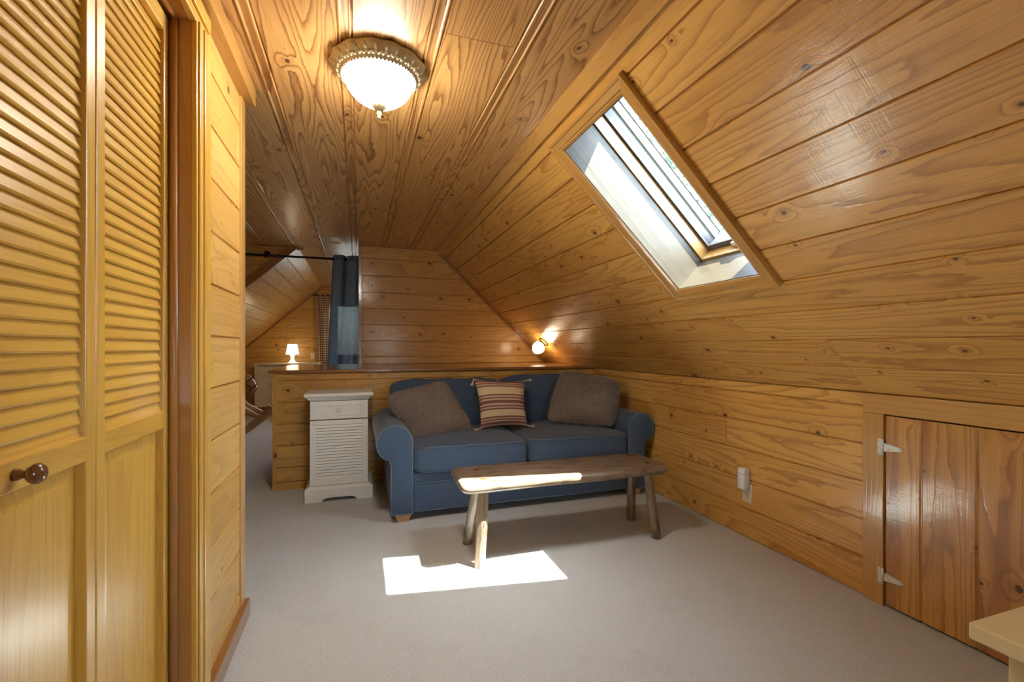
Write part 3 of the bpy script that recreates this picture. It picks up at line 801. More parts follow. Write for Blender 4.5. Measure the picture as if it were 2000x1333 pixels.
door = thing('door_2', 'louvered bifold closet door at the left edge of the room', 'door', (XF - 0.015, (DY0 + DY1) / 2, 0.015), None, 'structure')
def bifold_leaf(y0, y1, knob):
    f = MB()
    st, x0, x1 = 0.034, XF - 0.03, XF
    f.box(x0, x1, y0, y0 + st, 0.015, 2.085); f.box(x0, x1, y1 - st, y1, 0.015, 2.085)
    f.box(x0, x1, y0 + st, y1 - st, 2.035, 2.085); f.box(x0, x1, y0 + st, y1 - st, 0.922, 0.972); f.box(x0, x1, y0 + st, y1 - st, 0.015, 0.13)
    leaf = f.build('leaf', M['closet'], door, bevel=0.0025)
    s = MB()
    pitch = 0.0286
    n = int((2.035 - 0.972) / pitch)
    for k in range(n):
        zc = 0.972 + pitch * (k + 0.45)
        # a slat tilted down toward the room with a rounded front nose
        a = math.radians(73)
        d, nn = Vector((math.cos(a), 0, -math.sin(a))), Vector((math.sin(a), 0, math.cos(a)))
        c = Vector((XF - 0.016, 0, zc))
        L, th = 0.0185, 0.0042
        pr = [(-L, -th), (L - .003, -th), (L, -th * .4), (L, th * .4), (L - .003, th), (-L, th)]
        ya, yb = y0 + st - 0.003, y1 - st + 0.003
        ou, ov, ti = random.random() * 30, random.random() * 30, random.random()
        P = lambda q_, y: c + d * q_[0] + nn * q_[1] + Y * y
        for i in range(6):
            p, q_ = pr[i], pr[(i + 1) % 6]
            s.face([P(p, ya), P(q_, ya), P(q_, yb), P(p, yb)], [(ya + ou, p[0] + p[1] * 3 + ov), (ya + ou, q_[0] + q_[1] * 3 + ov), (yb + ou, q_[0] + q_[1] * 3 + ov), (yb + ou, p[0] + p[1] * 3 + ov)], ti)
        s.face([P(q_, ya) for q_ in reversed(pr)], None, ti)
        s.face([P(q_, yb) for q_ in pr], None, ti)
    def sub(mbx, nm, mt, **kw):
        o = mbx.build(nm, mt, None, **kw)
        o.parent = leaf
        o.matrix_parent_inverse = leaf.matrix_world.inverted()
        o.location = -Vector(door.location) * 0
        return o
    sub(s, 'louver_slats', M['closet'])
    pn = MB()
    ya, yb, za, zb = y0 + st, y1 - st, 0.13, 0.922
    xo, xi = XF - 0.019, XF - 0.013
    bw = 0.035
    pn.hexa([(xo - .008, ya, za), (xo - .008, yb, za), (xo - .008, yb, zb), (xo - .008, ya, zb), (xo, ya, za), (xo, yb, za), (xo, yb, zb), (xo, ya, zb)])
    q = [(xo, ya, za), (xo, yb, za), (xo, yb, zb), (xo, ya, zb)]
    r = [(xi, ya + bw, za + bw), (xi, yb - bw, za + bw), (xi, yb - bw, zb - bw), (xi, ya + bw, zb - bw)]
    ou = random.random() * 20
    for k in range(4):
        j = (k + 1) % 4
        pts = [q[k], q[j], r[j], r[k]]
        pn.face(pts, [(p[2] + ou, p[1]) for p in pts], 0.6)
    w_ = (yb - ya - 2 * bw) / 3
    for k in range(3):
        y_a, y_b = ya + bw + k * w_, ya + bw + (k + 1) * w_
        ou, ov = random.random() * 20, random.random() * 20
        pts = [(xi, y_a, za + bw), (xi, y_b, za + bw), (xi, y_b, zb - bw), (xi, y_a, zb - bw)]
        pn.face(pts, [(p[2] + ou, p[1] + ov) for p in pts], random.random())
    sub(pn, 'lower_panel', M['closet'])
    if knob:
        kb = MB()
        kb.lathe((XF, knob, 0.948), X, [(0.0005, -0.001), (0.010, 0), (0.0095, 0.005), (0.0065, 0.010), (0.0068, 0.015), (0.013, 0.019), (0.0165, 0.025), (0.0165, 0.031), (0.012, 0.037), (0.005, 0.0395), (0.0005, 0.040)], 24)
        k_ = sub(kb, 'knob', M['knob_wood'])
        k_['label'] = 'round dark brown wooden knob'
    return leaf
bifold_leaf(1.177, 1.560, None)
bifold_leaf(0.789, 1.173, 0.936)

# ------------------------------------------------------------------ hatch door in the knee wall
hd = thing('door_1', 'low hatch door of reddish cedar planks in the knee wall', 'door', (KX, 0.96, 0.0), None, 'structure')
mb = MB()
y = 1.414
planks(mb, (KX - 0.012, 0, 0), Z, Y, -X, [0.595, 0.727, 0.91, 1.0926, 1.2757, 1.414], [[(0.012, 0.595), (0.845, 0.595), (0.845, 1.414), (0.012, 1.414)]], rng=random.Random(6), joints={k: [] for k in range(9)}, ch=0.007, dp=0.006, back=0.02)
mb.build('plank_panel', M['hatch'], hd)
mb = MB()
mb.box(KX - 0.016, KX + 0.03, 1.418, 1.506, 0, 0.851)
mb.box(KX - 0.016, KX + 0.03, 0.50, 1.506, 0.852, 0.938)
mb.box(KX - 0.016, KX + 0.03, 0.50, 0.59, 0, 0.851)
struct(mb, 'trim_11', M['trim'], 'flat pine frame around the cedar hatch door', 'trim', bevel=0.002)
def t_hinge(z):
    h = MB()
    x = KX - 0.0165
    h.box(x - 0.003, x, 1.424, 1.438, z - 0.035, z + 0.035)
    h.tube([(x - 0.004, 1.417, z - 0.035), (x - 0.004, 1.417, z + 0.035)], 0.0052, 10)
    pts = [(1.412, z + 0.018), (1.412, z - 0.018), (1.345, z - 0.008), (1.337, z), (1.345, z + 0.008)]
    h.prism((x, 0, 0), Y, Z, -X, [(a, b) for a, b in pts], -0.004, 0.002)
    o = h.build('hinge', M['steel'], hd)
    o['label'] = 'steel strap hinge'
    s = MB()
    for (yy, zz) in ((1.431, z + .026), (1.431, z), (1.431, z - .026), (1.403, z + .008), (1.392, z - .007), (1.348, z)):
        s.lathe((x - 0.002, yy, zz), -X, [(0.0042, 0), (0.004, 0.0018), (0.002, 0.0024), (0.0004, 0.0025)], 10)
    so = s.build('screw', M['steel'])
    so.parent = o
t_hinge(0.706)
t_hinge(0.133)

# ------------------------------------------------------------------ sofa
SX = 1.157
sofa = thing('sofa', 'navy blue canvas sofa with rolled arms against the half wall', 'sofa', (SX, 3.55, 0))
def cushion(mb, c, half, rot=None, k=9.0, puff=(0, 0, 0), n=18, wav=0.0, seed=0):
    """soft rounded box: p-norm rounding, puffed faces"""
    rg = random.Random(seed)
    ph = [rg.random() * 6 for _ in range(6)]
    c = Vector(c)
    def P(x, y, z):
        l = (abs(x) ** k + abs(y) ** k + abs(z) ** k) ** (1 / k)
        x, y, z = x / l, y / l, z / l
        px, py, pz = x * half[0], y * half[1], z * half[2]
        pz += puff[2] * z * (1 - x * x) * (1 - y * y)
        py += puff[1] * y * (1 - x * x) * (1 - z * z)
        px += puff[0] * x * (1 - z * z) * (1 - y * y)
        if wav:
            pz += wav * math.sin(x * 11 + ph[0]) * (0.5 + 0.5 * z) + wav * 0.6 * math.sin(x * 23 + ph[1])
            py += wav * math.sin(x * 7 + z * 5 + ph[2])
        v = Vector((px, py, pz))
        return c + (rot @ v if rot is not None else v)
    for (ax, sg) in ((0, 1), (0, -1), (1, 1), (1, -1), (2, 1), (2, -1)):
        vs_, fs, uvs = [], [], []
        for i in range(n + 1):
            for j in range(n + 1):
                a, b = math.sin((2 * i / n - 1) * PI / 2 * 0.98) / math.sin(PI / 2 * 0.98), math.sin((2 * j / n - 1) * PI / 2 * 0.98) / math.sin(PI / 2 * 0.98)
                t = [0, 0, 0]
                t[ax] = sg
                t[(ax + 1) % 3] = a
                t[(ax + 2) % 3] = b
                vs_.append(P(*t))
                uvs.append((a * 0.3, b * 0.3))
        for i in range(n):
            for j in range(n):
                q = (i * (n + 1) + j, (i + 1) * (n + 1) + j, (i + 1) * (n + 1) + j + 1, i * (n + 1) + j + 1)
                fs.append(q if sg > 0 else tuple(reversed(q)))
        mb.raw(vs_, fs, uvs)
    return P

def seam(P, axis, val, pts=72, r=0.0045, k=9.0, sub=None):
    """closed piping loop round a cushion at a given height"""
    loop = []
    for i in range(pts):
        a = 2 * PI * i / pts
        ca, sa = math.cos(a), math.sin(a)
        l = (abs(ca) ** k + abs(sa) ** k) ** (1 / k)
        u, v = ca / l, sa / l
        t = [0, 0, 0]
        t[axis] = val
        t[(axis + 1) % 3] = u
        t[(axis + 2) % 3] = v
        loop.append(P(*t))
    m_ = MB()
    loop.append(loop[0])
    loop.append(loop[1])
    m_.tube(loop, r, 6, caps=False)
    return m_

def subpart(mbx, nm, mt, par, **kw):
    o = mbx.build(nm, mt, None, **kw)
    o.parent = par
    o.matrix_parent_inverse = Matrix()
    return o

# base
mb = MB()
mb.box(0.345, 1.97, 3.10, 3.98, 0.055, 0.245)
mb.box(0.345, 1.97, 3.094, 3.98, 0.248, 0.31)
base = mb.build('base', M['sofa'], sofa, bevel=0.012, seg=3)
mb = MB()
mb.tube([(0.345, 3.096, 0.246), (1.97, 3.096, 0.246)], 0.004, 6)
mb.tube([(0.345, 3.099, 0.058), (1.97, 3.099, 0.058)], 0.004, 6)

# arms
def arm(sign):
    """profile in x-z, sign -1 = left arm"""
    cx_, cz, r = SX + sign * 0.932, 0.520, 0.116
    pts = []
    xin = SX + sign * 0.818
    xout = SX + sign * 0.955
    pts.append((xin, 0.052))
    pts.append((xin, 0.30))
    pts.append((xin, cz))
    for i in range(1, 25):
        a = PI - i * (PI * 1.30) / 24
        pts.append((cx_ + sign * r * math.cos(a), cz + r * math.sin(a)))
    pts.append((xout + sign * 0.012, cz - r * 0.92))
    pts.append((xout, 0.37))
    pts.append((xout, 0.2))
    pts.append((xout, 0.052))
    ctr = (cx_ - sign * 0.04, 0.3)
    def ring(y, s, grow=0.0):
        return [(ctr[0] + (x - ctr[0]) * s + (sign * grow if (x - cx_) * sign > -0.02 and z > 0.4 else 0), y, ctr[1] + (z - ctr[1]) * (1 - (1 - s) * 0.4)) for x, z in pts]
    m_ = MB()
    rings = [ring(3.078, 0.90), ring(3.082, 0.965), ring(3.092, 1.0), ring(3.12, 1.0), ring(3.5, 1.0, 0.004), ring(3.96, 1.0, 0.012), ring(3.985, 0.96, 0.01)]
    if sign > 0:
        rings = [list(reversed(r_)) for r_ in rings]
    m_.loft(rings, True)
    a_ = m_.build('arm', M['sofa'], sofa)
    p_ = MB()
    loop = ring(3.084, 0.985)
    loop = loop + [loop[0]]
    p_.tube(loop, 0.0048, 6, caps=False, up=(0, -1, 0))
    subpart(p_, 'piping', M['piping'], a_)
    return a_
arm(-1)
arm(1)
pp = subpart(mb, 'piping', M['piping'], base)
# seat cushions
for s, (cxx, hz, seed) in enumerate(((0.748, 0.0, 3), (1.566, 0.0, 9))):
    mb = MB()
    P = cushion(mb, (cxx, 3.44, 0.402), (0.405, 0.395, 0.088), k=10, puff=(0, 0.012, 0.03), wav=0.0025, seed=seed, n=22)
    sc_ = mb.build('seat_cushion', M['sofa'], sofa, weld=True)
    pm = seam(P, 2, 0.93)
    pm2 = seam(P, 2, -0.93)
    subpart(pm, 'piping', M['piping'], sc_)
    subpart(pm2, 'piping', M['piping'], sc_)
# back frame and back cushions
mb = MB()
mb.box(0.27, 2.04, 3.88, 4.07, 0.06, 0.80)
mb.build('back_frame', M['sofa'], sofa, bevel=0.03, seg=4)
rot = Matrix.Rotation(math.radians(-11), 3, 'X')
for (x0, x1, top, seed) in ((0.235, 1.150, 0.885, 4), (1.160, 2.085, 0.905, 8)):
    mb = MB()
    hz = (top - 0.47) / 2 + 0.004
    P = cushion(mb, ((x0 + x1) / 2, 3.815, 0.47 + hz - 0.01), ((x1 - x0) / 2, 0.085, hz), rot, k=8, puff=(0, 0.045, 0.0), wav=0.004, seed=seed, n=22)
    bc = mb.build('back_cushion', M['sofa'], sofa, weld=True)
    subpart(seam(P, 1, -0.9, 90), 'piping', M['sofa'], bc)
for (x, y) in ((0.278, 3.125), (2.036, 3.125), (0.278, 3.92), (2.036, 3.92)):
    mb = MB()
    mb.hexa([(x - .036, y - .03, 0), (x + .036, y - .03, 0), (x + .036, y + .03, 0), (x - .036, y + .03, 0), (x - .055, y - .042, .054), (x + .055, y - .042, .054), (x + .055, y + .042, .054), (x - .055, y + .042, .054)], long=0)
    l_ = mb.build('leg', M['sofa_leg'], sofa, bevel=0.002)
    l_['label'] = 'tapered wooden sofa foot'

# ------------------------------------------------------------------ pillows
def pillow_mesh(mb, C, T, n=26, pinch=0.05, sag=0.0, rnd=0.0):
    """C: corners TL, TR, BR, BL; bilinear sheet puffed on both sides"""
    C = [Vector(c) for c in C]
    N = (C[1] - C[0]).cross(C[3] - C[0]).normalized()
    if N.y > 0:
        N = -N
    pts = {}
    def P(a, b, side):
        x, y = 2 * a - 1, 2 * b - 1
        # concave edges, pointed corners
        xa = x * (1 - pinch * (1 - y * y) * abs(x) ** 3)
        ya = y * (1 - pinch * (1 - x * x) * abs(y) ** 3)
        kk = 1 - rnd * 2.2 * (x * x * y * y) ** 2
        xa, ya = xa * kk, ya * kk
        a2, b2 = (xa + 1) / 2, (ya + 1) / 2
        base = (C[0] * (1 - a2) + C[1] * a2) * (1 - b2) + (C[3] * (1 - a2) + C[2] * a2) * b2
        t = max(0.0, (1 - abs(x) ** 2.6)) ** 0.62 * max(0.0, (1 - abs(y) ** 2.6)) ** 0.62
        return base + N * (side * T * t) - Vector((0, 0, sag * t * (1 if side > 0 else 0)))
    for side in (1, -1):
        vs_, uvs, fs = [], [], []
        for i in range(n + 1):
            for j in range(n + 1):
                a = 0.5 - 0.5 * math.cos(PI * i / n)
                b = 0.5 - 0.5 * math.cos(PI * j / n)
                vs_.append(P(a, b, side))
                uvs.append((a, b))
        for i in range(n):
            for j in range(n):
                q = (i * (n + 1) + j, (i + 1) * (n + 1) + j, (i + 1) * (n + 1) + j + 1, i * (n + 1) + j + 1)
                fs.append(q if side < 0 else tuple(reversed(q)))
        mb.raw(vs_, fs, uvs)
    return P, N

def fur_pillow(C, T, label, seed):
    ctr = sum((Vector(c) for c in C), Vector()) / 4
    t = thing('fur_pillow', label, 'pillow', ctr, 'taupe fur pillows on the sofa')
    mb = MB()
    P, N = pillow_mesh(mb, C, T, pinch=0.0, rnd=0.035)
    mb.build('pillow_body', M['furbase'], t, weld=True)
    rg = random.Random(seed)
    f = MB()
    vs_, fs = [], []
    for k in range(15000):
        a, b = rg.random(), rg.random()
        side = 1 if rg.random() < 0.8 else -1
        if rg.random() < 0.12:
            if rg.random() < 0.5:
                a = round(a)
            else:
                b = round(b)
        e = 0.004
        p = P(a, b, side)
        da = P(min(a + e, 1), b, side) - P(max(a - e, 0), b, side)
        db = P(a, min(b + e, 1), side) - P(a, max(b - e, 0), side)
        nn = da.cross(db)
        nn = nn.normalized() if nn.length > 1e-12 else N.copy()
        if nn.dot(N) * side < 0:
            nn = -nn
        swirl = Vector((math.sin(a * 9 + seed) * 0.5, 0, math.cos(b * 8 + a * 5 + seed) * 0.5 - 0.5))
        ed = (Vector((a - .5, 0, .5 - b))) * 0.8
        d = (nn * 0.55 + swirl * 0.7 + ed * 0.6 + Vector((rg.gauss(0, .35), rg.gauss(0, .35), rg.gauss(0, .35)))).normalized()
        L = 0.013 + rg.random() * 0.012
        w = d.cross(nn)
        w = (w.normalized() if w.length > 1e-6 else Vector((1, 0, 0))) * 0.0016
        i = len(vs_)
        q1 = p + d * L * 0.5
        q2 = p + d * L - Vector((0, 0, L * 0.25))
        vs_ += [p - w, p + w, q1 + w * 0.8, q1 - w * 0.8, q2]
        fs += [(i, i + 1, i + 2, i + 3), (i + 3, i + 2, i + 4)]
    f.raw(vs_, fs, None, 0.5, True)
    o = f.build('fur', M['fur'], t)
    return t
fur_pillow([(.185, 3.49, .792), (.636, 3.60, .886), (.826, 3.42, .535), (.373, 3.38, .49)], 0.075, 'taupe fur pillow leaning on the left arm of the blue sofa', 1)
fur_pillow([(1.635, 3.57, .955), (2.085, 3.38, .862), (1.945, 3.24, .525), (1.43, 3.42, .57)], 0.075, 'taupe fur pillow leaning at the right arm of the blue sofa', 2)

C_ = [(.878, 3.60, .894), (1.312, 3.60, .868), (1.272, 3.42, .525), (.886, 3.42, .525)]
sp = thing('striped_pillow', 'small cream pillow with brick red stripes and corner tassels', 'pillow', (1.09, 3.5, .70))
mb = MB()
P, N_ = pillow_mesh(mb, C_, 0.075, pinch=0.09)
mb.build('pillow_cover', M['stripes'], sp, weld=True)
for c, d in zip(C_, ((-.35, -.1, -.9), (1, -.1, .12), (1, -.35, -.05), (-1, -.4, -.1))):
    mb = MB()
    c, d = Vector(c), Vector(d).normalized()
    mb.ball(c + d * 0.006, 0.007, 6)
    rg = random.Random(5)
    for k in range(14):
        e = (d + Vector((rg.gauss(0, .13), rg.gauss(0, .13), rg.gauss(0, .1)))).normalized()
        mb.tube([c + d * 0.004, c + d * 0.02 + e * 0.012, c + e * 0.058], [0.002, 0.0024, 0.0015], 5)
    mb.build('tassel', M['thread'], sp)

# ------------------------------------------------------------------ bench
bench = thing('bench', 'long rustic wooden bench standing in front of the blue sofa', 'bench', (1.15, 2.5, 0))
mb = MB()
outl = []
corners = [(0.505, 2.315), (1.785, 2.315), (1.80, 2.705), (0.515, 2.715)]
rc = [0.05, 0.085, 0.075, 0.035]
for k in range(4):
    a, p, b = Vector(corners[k - 1]), Vector(corners[k]), Vector(corners[(k + 1) % 4])
    da, db = (a - p).normalized(), (b - p).normalized()
    s, e = p + da * rc[k], p + db * rc[k]
    for i in range(9):
        t = i / 8
        outl.append((s * (1 - t) ** 2 + p * 2 * t * (1 - t) + e * t * t))
# densify the long edges
dens = []
for i in range(len(outl)):
    a, b = outl[i], outl[(i + 1) % len(outl)]
    n_ = max(1, int((b - a).length / 0.08))
    for k in range(n_):
        dens.append(a.lerp(b, k / n_))
cb = Vector((1.15, 2.51))
def bring(off, z, wv):
    r_ = []
    for i, p in enumerate(dens):
        d = (p - cb)
        nx = Vector((d.x / 0.65, d.y / 0.2))
        kx = min(1, max(-1, d.x / 0.60)) if abs(d.x) > 0.56 else 0
        q = Vector((p.x - off * (d.x / abs(d.x) if abs(d.x) > 0.56 else 0), p.y - off * (d.y / abs(d.y) if abs(d.y) > 0.1 else 0)))
        w = 0.002 * math.sin(p.x * 9 + p.y * 5)
        r_.append((q.x, q.y + w * wv, z + w * wv * 0.6))
    return r_
rings = [bring(0.03, 0.3855, 0), bring(0.012, 0.388, 1), bring(0.0, 0.400, 1), bring(0.0, 0.417, 1), bring(0.006, 0.428, 1), bring(0.018, 0.4345, 1), bring(0.035, 0.436, 0)]
vs_, fs, uvs = [], [], []
n_ = len(dens)
for r_ in rings:
    for p in r_:
        vs_.append(p)
        uvs.append((p[0], p[1] + p[2] * 1.0))
for i in range(len(rings) - 1):
    for j in range(n_):
        k = (j + 1) % n_
        fs.append((i * n_ + j, i * n_ + k, (i + 1) * n_ + k, (i + 1) * n_ + j))
fs.append(tuple(reversed(range(n_))))
fs.append(tuple((len(rings) - 1) * n_ + j for j in range(n_)))
mb.raw(vs_, fs, uvs, 0.4)
mb.build('bench_top', M['bench'], bench)
tops = [(0.645, 2.41), (0.655, 2.60), (1.70, 2.62), (1.69, 2.43)]
feet = [(0.600, 2.335), (0.603, 2.635), (1.722, 2.66), (1.700, 2.352)]
for tp, ft in zip(tops, feet):
    mb = MB()
    a, b = Vector((*ft, 0.0)), Vector((*tp, 0.384))
    n8 = 8
    rings = []
    for t, r in ((0, .027), (0.02, .029), (0.5, .030), (0.9, .027), (1.0, .025)):
        c = a.lerp(b, t)
        rings.append([c + Vector((math.cos(2 * PI * (k + .5) / n8), math.sin(2 * PI * (k + .5) / n8), 0)) * r for k in range(n8)])
    mb.loft(rings, True, smooth=False)
    # wedged tenon end showing in the top
    lg = mb.build('leg', M['bench'], bench, bevel=0.004)
    tn = MB()
    tn.lathe((tp[0], tp[1], 0.4345), Z, [(0.021, 0), (0.0205, 0.0022), (0.0004, 0.0024)], 20)
    t_ = subpart(tn, 'tenon', M['knob_wood'], lg)
    t_['label'] = 'dark round leg end showing in the bench top'

# ------------------------------------------------------------------ nightstand
ns = thing('nightstand', 'tall distressed white nightstand beside the blue sofa', 'nightstand', (-0.135, 3.88, 0))
fy = 3.71
mb = MB()
mb.box(-0.342, 0.071, fy, 4.04, 0.085, 0.770)
mb.build('body', M['distressed'], ns, bevel=0.003)
mb = MB()
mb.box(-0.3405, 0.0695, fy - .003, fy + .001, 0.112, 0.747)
mb.build('gap_shade_plate', M['gap_shade'], ns)  # dark sheet that paints shade behind the drawer and door gaps
mb = MB()
rings = []
for z, o in ((0.752, 0.002), (0.758, 0.012), (0.770, 0.020), (0.776, 0.030), (0.781, 0.036), (0.797, 0.038), (0.803, 0.036)):
    rings.append([(-0.342 - o, fy - o, z), (0.071 + o, fy - o, z), (0.071 + o, 4.05, z), (-0.342 - o, 4.05, z)])
mb.loft(rings, True, smooth=False)
mb.build('top', M['distressed'], ns)
mb = MB()   # plinth with cut-out
x0, x1, z1 = -0.374, 0.104, 0.088
arch = [(x0, 0), (x0 + .115, 0), (x0 + .122, .012), (x0 + .135, .022), (x0 + .16, .028), (x1 - .16, .028), (x1 - .135, .022), (x1 - .122, .012), (x1 - .115, 0), (x1, 0), (x1, z1)]
# front board in strips so every face stays convex
def strip(a, b, zlo_a, zlo_b, zt):
    mb.hexa([(a, fy - .032, zlo_a), (b, fy - .032, zlo_b), (b, fy - .012, zlo_b), (a, fy - .012, zlo_a), (a, fy - .032, zt), (b, fy - .032, zt), (b, fy - .012, zt), (a, fy - .012, zt)], 0.5)
for a, b in zip(arch[:-2], arch[1:-1]):
    strip(a[0], b[0], a[1], b[1], z1)
mb.box(x0, x0 + .02, fy - .012, 4.05, 0, z1)
mb.box(x1 - .02, x1, fy - .012, 4.05, 0, z1)
rings = []
for z, o in ((z1, 0.032), (z1 + .008, 0.030), (z1 + .02, 0.012), (z1 + .026, 0.004)):
    rings.append([(-0.342 - o, fy - o, z), (0.071 + o, fy - o, z), (0.071 + o, 4.045, z), (-0.342 - o, 4.045, z)])
mb.loft(rings, True, smooth=False)
mb.build('plinth', M['distressed'], ns)
mb = MB()   # drawer front with raised border
mb.box(-0.339, 0.068, fy - .012, fy - .0032, 0.609, 0.744)
dr = mb.build('drawer', M['distressed'], ns, bevel=0.0025)
mb = MB()
a0, a1, b0, b1 = -0.294, 0.026, 0.637, 0.716
for (p, q, r, s) in ((a0, a1, b0, b0 + .008), (a0, a1, b1 - .008, b1), (a0, a0 + .008, b0, b1), (a1 - .008, a1, b0, b1)):
    mb.box(p, q, fy - .018, fy - .0115, r, s)
subpart(mb, 'drawer_moulding', M['distressed'], dr, bevel=0.0015)
mb = MB()
mb.lathe((-0.136, fy - .012, 0.676), -Y, [(0.007, 0), (0.006, .008), (0.012, .014), (0.0165, .019), (0.0165, .026), (0.011, .032), (0.0004, .033)], 10, smooth=False)
k_ = subpart(mb, 'knob', M['crystal'], dr)
k_['label'] = 'faceted crystal knob'
mb = MB()   # door frame
z0, z1 = 0.118, 0.600
mb.box(-0.340, -0.298, fy - .012, fy - .0032, z0, z1)
mb.box(0.029, 0.069, fy - .012, fy - .0032, z0, z1)
mb.box(-0.298, 0.029, fy - .012, fy - .0032, 0.566, z1)
mb.box(-0.298, 0.029, fy - .012, fy - .0032, z0, 0.166)
dd = mb.build('door', M['distressed'], ns, bevel=0.0015)
mb = MB()
nsl = 18
for k in range(nsl):
    zc = 0.166 + (0.400 / nsl) * (k + .5)
    mb.hexa([(-0.298, fy - .0125, zc - .0095), (0.029, fy - .0125, zc - .0095), (0.029, fy - .0105, zc - .0105), (-0.298, fy - .0105, zc - .0105),
             (-0.298, fy - .0055, zc + .0085), (0.029, fy - .0055, zc + .0085), (0.029, fy - .0035, zc + .0075), (-0.298, fy - .0035, zc + .0075)], 0.5)
subpart(mb, 'louver_slats', M['distressed'], dd)

# ------------------------------------------------------------------ ceiling light
LC = Vector((0.078, 1.895, CEIL))
cl = thing('ceiling_light', 'round lit ceiling light with an ornate antiqued rim', 'ceiling light', LC)
mb = MB()
rip = lambda k, a: (0.018 * math.cos(14 * a) if k in (0, 1, 2, 3) else 0) + (0.010 * math.cos(28 * a + 1) if k in (2, 3, 4, 5) else 0)
mb.lathe(LC, -Z, [(0.165, 0.0), (0.181, 0.004), (0.183, 0.012), (0.174, 0.024), (0.166, 0.031), (0.157, 0.041), (0.148, 0.044), (0.145, 0.051), (0.139, 0.054), (0.134, 0.050), (0.129, 0.046), (0.02, 0.03)], 168, ripple=rip)
mb.build('rim', M['bronze'], cl)
mb = MB()   # pressed leaf relief round the rim
for k in range(28):
    a = 2 * PI * (k + .5) / 28
    rd, tg = Vector((math.cos(a), math.sin(a), 0)), Vector((-math.sin(a), math.cos(a), 0))
    for (r0, z0_, l0, w0, sk) in ((0.171, -0.024, 0.013, 0.008, 0.0), (0.158, -0.040, 0.009, 0.006, 0.011), (0.158, -0.040, 0.009, 0.006, -0.011)):
        c = LC + rd * r0 + Vector((0, 0, z0_)) + tg * sk
        ax = (rd * 0.75 + Vector((0, 0, 0.66)) + tg * sk * 25).normalized()
        wv = tg
        nn = ax.cross(wv).normalized()
        rings = []
        for i in range(6):
            b = PI * i / 5
            q = max(math.sin(b), 1e-3)
            rings.append([c - ax * math.cos(b) * l0 + (wv * math.cos(2 * PI * j / 8) * w0 + nn * math.sin(2 * PI * j / 8) * 0.004) * q for j in range(8)])
        mb.loft(rings, False)
o_ = mb.build('leaf_relief', M['bronze'], cl)
mb = MB()   # rope bead round the glass
for k in range(64):
    a = 2 * PI * k / 64
    mb.ball(LC + Vector((0.1415 * math.cos(a), 0.1415 * math.sin(a), -0.054)), 0.0048, 4)
mb.build('bead_ring', M['bronze'], cl)
mb = MB()
bp_ = [(0.131 * math.cos(t * PI / 2 * 0.97), 0.049 + 0.108 * math.sin(t * PI / 2 * 0.97)) for t in [i / 14 for i in range(15)]] + [(0.0005, 0.157)]
mb.lathe(LC, -Z, bp_, 48)
mb.build('glass_bowl', M['bowl'], cl)
mb = MB()
pet = lambda k, a: 0.12 * math.cos(8 * a) if k in (0, 1) else 0
mb.lathe(LC, -Z, [(0.034, 0.146), (0.033, 0.150), (0.024, 0.165), (0.013, 0.174), (0.006, 0.178), (0.009, 0.184), (0.0095, 0.190), (0.005, 0.196), (0.0075, 0.201), (0.006, 0.208), (0.0004, 0.211)], 48, ripple=pet)
mb.build('finial', M['bronze'], cl)

FC = Vector((0.52, 7.1, CEIL))  # unseen lamp added to brighten the far room
far_fill = thing('ceiling_light', 'unseen plain white ceiling light added to brighten the far room behind the amber back wall', 'ceiling light', FC)
mb = MB()
mb.lathe(FC, -Z, [(0.0005, 0.0), (0.13, 0.0), (0.135, 0.012), (0.125, 0.022), (0.0005, 0.023)], 32)
mb.build('base', M['white_plastic'], far_fill)
mb = MB()
mb.lathe(FC, -Z, [(0.12, 0.022), (0.118, 0.05), (0.09, 0.085), (0.045, 0.103), (0.0005, 0.107)], 32)
mb.build('glass_bowl', M['fill_bowl'], far_fill)

# ------------------------------------------------------------------ sconce on the slope
B0 = S0 + SU * ((1.948 - JX) / SU.x) + Y * 4.73
sc = thing('sconce', 'small lit acorn glass lamp with a brass base on the right slope', 'wall lamp', B0)
mb = MB()
mb.lathe(B0, -SN, [(0.0005, 0), (0.062, 0.0), (0.064, 0.006), (0.058, 0.012), (0.046, 0.016), (0.041, 0.024), (0.043, 0.036), (0.036, 0.041), (0.0005, 0.042)], 32)
mb.build('base', M['brass'], sc)
mb = MB()
mb.lathe(B0, -SN, [(0.036, 0.040), (0.048, 0.046), (0.062, 0.062), (0.068, 0.082), (0.066, 0.104), (0.056, 0.128), (0.040, 0.149), (0.020, 0.162), (0.0005, 0.166)], 40, ripple=lambda k, a: 0.006 * math.cos(20 * a))
mb.build('glass_shade', M['globe'], sc)

# smoke detector
sd = thing('smoke_detector', 'white round smoke detector on the ceiling near the curtain', 'smoke detector', (-0.225, 5.05, CEIL))
mb = MB()
mb.lathe((-0.225, 5.05, CEIL), -Z, [(0.066, 0), (0.068, 0.003), (0.068, 0.012), (0.062, 0.013)], 40)
mb.build('mounting_plate', M['white_plastic'], sd)
mb = MB()
mb.lathe((-0.225, 5.05, CEIL), -Z, [(0.062, 0.012), (0.067, 0.018), (0.066, 0.032), (0.056, 0.042), (0.03, 0.047), (0.0005, 0.048)], 40)
mb.build('cover', M['white_plastic'], sd)

